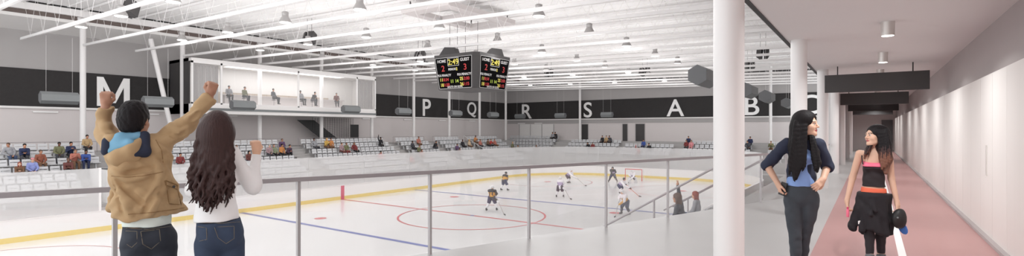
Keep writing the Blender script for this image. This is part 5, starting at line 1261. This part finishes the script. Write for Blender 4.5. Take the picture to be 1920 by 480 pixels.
# ---------------------------------------------------------------- hockey players
J_blk = mat('jersey_black', (44, 42, 46), .8); J_gold = mat('jersey_gold', (206, 152, 62), .8, var=.1, scale=14); J_wht = mat('jersey_white', (232, 228, 232), .8); J_lil = mat('jersey_lilac', (176, 160, 190), .8)
P_navy = mat('pants_navy', (52, 58, 86), .8); P_plum = mat('pants_plum', (72, 58, 72), .8); S_wht = mat('sock_white', (226, 224, 226), .8); S_blk = mat('sock_dark', (58, 56, 64), .8)
H_wht = mat('helmet_white', (222, 222, 224), .35); H_blk = mat('helmet_black', (46, 46, 50), .35); M_wood = mat('stick_grey', (168, 160, 156), .5); M_orange2 = mat('stick_orange', (206, 120, 84), .5)
def player(u, v, face, lean, spread, jers, pants, sock, helm, label, num=None, grip=(.25, .45), blade=(945, 402), lefty=1, crouch=0., goalie=False, scol=None):
    d = ray(u, v); t = (ICE-EYE)/d[2]; loc = np.array((d[0]*t, d[1]*t, ICE)); rz = face
    T = thing('hockey_player', label, 'person', loc, rz)
    hz = .86-crouch; hip = np.array((0, -.06*lean*3, hz)); nk = hip+(0, math.sin(lean)*.52, math.cos(lean)*.52); hd = nk+(0, .07+.1*math.sin(lean), .16)
    ft = [np.array((-.16-spread*.3, -spread*.35, .1)), np.array((.16+spread*.3, spread*.25, .1))]; hp = [hip+(-.1, 0, 0), hip+(.1, 0, 0)]
    kn = [(hp[i]+ft[i])/2+np.array((0, .1+crouch*.35, .03)) for i in (0, 1)]
    sh = [nk+(-.2, 0, -.06), nk+(.2, 0, -.06)]
    Rz = Matrix.Rotation(-rz, 3, 'Z'); d2 = ray(*blade); t2 = (ICE+.02-EYE)/d2[2]; bl = np.array(Rz @ Vector((d2[0]*t2-loc[0], d2[1]*t2-loc[1], 0)))+(0, 0, .02)
    top = np.array((-.16*lefty, .22+.3*math.sin(lean), hz+.12)); lowh = top+(bl-top)*.34
    wr = [None, None]; wr[0 if lefty > 0 else 1] = top; wr[1 if lefty > 0 else 0] = lowh
    el_ = [(sh[i]*.5+wr[i]*.5)+np.array(((-.12, .12)[i], -.06, -.02)) for i in (0, 1)]
    lo, hi = (-1.1, -.9, -.02), (1.1, 1.3, 2.05); G = lambda h=.022: SDF(lo, hi, h)
    M = rotm(pitch=-.15)
    S = G(.02); head_sdf(S, hd, M, 1.); S.rc(nk, hd+(0, -.01, -.05), .055, .055, .02); S.rc(hip, nk+(0, 0, -.1), .12, .13, .05, .8)
    for i in (0, 1): S.chain([sh[i], el_[i], wr[i]], [.05, .042, .035], .02); S.chain([hp[i], kn[i], ft[i]], [.08, .06, .045], .02)
    part(T, 'body', S, M_skin2[:1])
    S = G(); S.rc(hip+(0, 0, .02), nk+(0, 0, -.12), .2, .2, .06, .8); S.rc(sh[0], sh[1], .1, .1, .06); 
    for i in (0, 1): S.chain([sh[i], el_[i], wr[i]*.9+el_[i]*.1], [.105, .085, .065], .04)
    S.folds([(.006, (18, 8, 30), .3)])
    jm = [MATS[j] for j in jers]
    def jp(P):
        r = np.zeros(len(P)); a = np.abs(P[:, 0]); q = (P-hip)@np.array((0, math.sin(lean), math.cos(lean)))
        r[(q < .36) & (q > .06) & (a < .24)] = 1
        r[(q < .06)] = 2
        return r
    part(T, 'jersey', S, jm, jp)
    S = G()
    for i in (0, 1): S.chain([hp[i]+(0, 0, .02), kn[i]*.85+hp[i]*.15], [.155, .125], .03)
    part(T, 'pants', S, MATS[pants])
    for i in (0, 1):
        S = SDF(np.minimum(kn[i], ft[i])-.25, np.maximum(kn[i], ft[i])+.25, .018)
        if goalie: S.bx((kn[i]+ft[i])/2+(0, .1, 0), (.14, .06, .36), .04, .02, rotm(pitch=-.25)); S.chain([kn[i], ft[i]], [.1, .08], .02)
        else: S.chain([kn[i], kn[i]*.5+ft[i]*.5+(0, -.02, 0), ft[i]+(0, 0, .06)], [.095, .085, .062], .02)
        part(T, 'leg_pad' if goalie else 'sock', S, MATS[sock])
        m = MB(); S = SDF(ft[i]*(1, 1, 0)-(.2, .25, .01), ft[i]*(1, 1, 0)+(.2, .3, .25), .015); S.rc(ft[i]*(1, 1, 0)+(0, -.05, .08), ft[i]*(1, 1, 0)+(0, .15, .07), .05, .045, .02); S.rc(ft[i]*(1, 1, 0)+(0, -.03, .1), ft[i]*(1, 1, 0)+(0, -.03, .17), .055, .055, .02)
        sk = part(T, 'skate', S, M_black)
        m = MB(); c = ft[i]; m.box(c[0]-.004, c[0]+.004, c[1]-.1, c[1]+.2, .002, .03); m.box(c[0]-.012, c[0]+.012, c[1]-.07, c[1]-.02, .02, .05); m.box(c[0]-.012, c[0]+.012, c[1]+.1, c[1]+.15, .02, .05); m.build('blade', M_metal, sk)
        S = SDF(wr[i]-.2, wr[i]+.2, .016); dw = wr[i]-el_[i]; dw = dw/np.linalg.norm(dw)
        if goalie and i == 0: S.el(wr[i]+dw*.06, (.13, .09, .15), .02)
        else: S.rc(wr[i]-dw*.08, wr[i]+dw*.05, .068, .06, .02); S.rc(wr[i]+dw*.05, wr[i]+dw*.08+(0, 0, -.05), .05, .04, .02)
        part(T, 'glove', S, M_black if helm == 'helmet_black' else H_wht)
    S = SDF(hd-.25, hd+.25, .014); S.el(hd+M@np.array((0, -.012, .045)), (.105, .125, .105), .01, M); S.rc(hd+(-.08, 0, -.02), hd+(.08, 0, -.02), .05, .05, .03); S.el(hd+M@np.array((0, .13, -.04)), (.09, .085, .085), .01, M, True)
    if goalie: S.bx(hd+M@np.array((0, .1, -.04)), (.06, .012, .07), .02, .02)
    part(T, 'helmet', S, MATS[helm])
    if num:
        me = text_mesh(num, .36, .014, .004); me.materials.append(MATS['jersey_black']); Mn = Matrix.Translation(Vector((0, -.175+.26*math.sin(lean)-.06*lean*3, hz+.29))) @ Matrix.Rotation(PI/2-lean, 4, 'X'); me.transform(Mn); o = link('number', me, T)
    W = Matrix.Rotation(rz, 3, 'Z'); g = lambda q: Vector(loc)+W @ Vector(q)
    st = thing('hockey_stick', 'stick of the %s' % label, 'hockey stick', g(bl)); o0 = Vector(st.location)
    dirv = (top-bl)/np.linalg.norm(top-bl); m = MB(); m.bar(g(bl)-o0, g(top+dirv*.1)-o0, .034, .026); m.build('shaft', MATS[scol or 'stick_grey'], st)
    hb = np.array((bl[0]-top[0], bl[1]-top[1], 0)); hb = hb/np.linalg.norm(hb); m = MB(); m.bar(g(bl+(0, 0, .02))-o0, g(bl+hb*.3+(0, 0, .02))-o0, .016, .075); m.build('blade', M_black, st)
    return T
def look(u1, v1, u2, v2):
    """heading on the ice from one photographed point towards another"""
    a, b = ray(u1, v1), ray(u2, v2); ta, tb = (ICE-EYE)/a[2], (ICE-EYE)/b[2]
    return math.atan2(-(b[0]*tb-a[0]*ta), b[1]*tb-a[1]*ta)
KB = ('jersey_black', 'jersey_gold', 'jersey_black'); KW = ('jersey_white', 'jersey_lilac', 'jersey_white')
player(922, 395, look(922, 395, 975, 372), .2, .5, KB, 'pants_navy', 'sock_white', 'helmet_white', 'skater in black and gold jersey, nearest the centre circle', num='11', blade=(945, 402), lefty=-1, crouch=.0)
player(946, 357, look(946, 357, 985, 352), .3, .4, KB, 'pants_navy', 'sock_white', 'helmet_black', 'skater in gold by the far boards above centre ice', blade=(953, 346), lefty=1, crouch=.0)
player(1066, 343, look(1066, 343, 1100, 346), .75, .3, KW, 'pants_plum', 'sock_white', 'helmet_white', 'white skater bent forward, farther of the pair left of the goal', blade=(1097, 348), lefty=1, crouch=.12)
player(1050, 370, look(1050, 370, 1072, 345), .35, .35, KW, 'pants_plum', 'sock_white', 'helmet_white', 'white skater seen from behind, nearer of the pair left of the goal', blade=(1069, 373), lefty=-1, crouch=.02)
player(1149, 342, look(1149, 342, 1120, 372), .3, .8, ('jersey_black', 'jersey_lilac', 'jersey_black'), 'pants_navy', 'sock_dark', 'helmet_black', 'skater in dark jersey left of the goal', blade=(1160, 352), lefty=1, crouch=.04)
player(1186, 343, look(1186, 343, 1165, 372), .5, .7, KW, 'pants_plum', 'sock_white', 'helmet_white', 'goalkeeper in white crouching in front of the goal', blade=(1178, 350), lefty=-1, crouch=.28, goalie=True)
player(1164, 362, look(1164, 362, 1200, 366), .7, .8, KW, 'pants_navy', 'sock_white', 'helmet_black', 'white skater stretching forward in front of the goal', blade=(1198, 368), lefty=1, crouch=.22, scol='stick_orange')
player(1172, 402, look(1172, 402, 1150, 405), .5, .3, ('jersey_white', 'jersey_gold', 'jersey_black'), 'pants_navy', 'sock_dark', 'helmet_white', 'skater in gold and white bent over, nearest the goal mouth', blade=(1154, 406), lefty=-1, crouch=.04)
m = MB(); m.lathe([(.037, 0), (.038, .003), (.038, .022), (.037, .025)], n=20); d = ray(1202, 369); t = (ICE-EYE)/d[2]
o = m.build('puck', M_black); o.location = (d[0]*t, d[1]*t, ICE+.008); tag(o, 'black puck on the ice by the orange stick', 'puck')
# ---------------------------------------------------------------- white world added as soft fill through the open rear, and view
w = bpy.data.worlds.new('world'); SC.world = w; w.use_nodes = True
bg = w.node_tree.nodes['Background']; bg.inputs[0].default_value = (.95, .98, 1, 1); bg.inputs[1].default_value = WORLD_E
SC.view_settings.view_transform = 'Standard'; SC.view_settings.look = 'None'; SC.view_settings.gamma = 1; SC.view_settings.use_curve_mapping = False
SC.view_settings.exposure = EXPO
SC.cycles.max_bounces = 10; SC.cycles.diffuse_bounces = 5; SC.cycles.glossy_bounces = 3; SC.cycles.transmission_bounces = 4; SC.cycles.transparent_max_bounces = 24
SC.cycles.use_denoising = True; SC.cycles.caustics_reflective = False; SC.cycles.caustics_refractive = False; SC.cycles.sample_clamp_indirect = 4
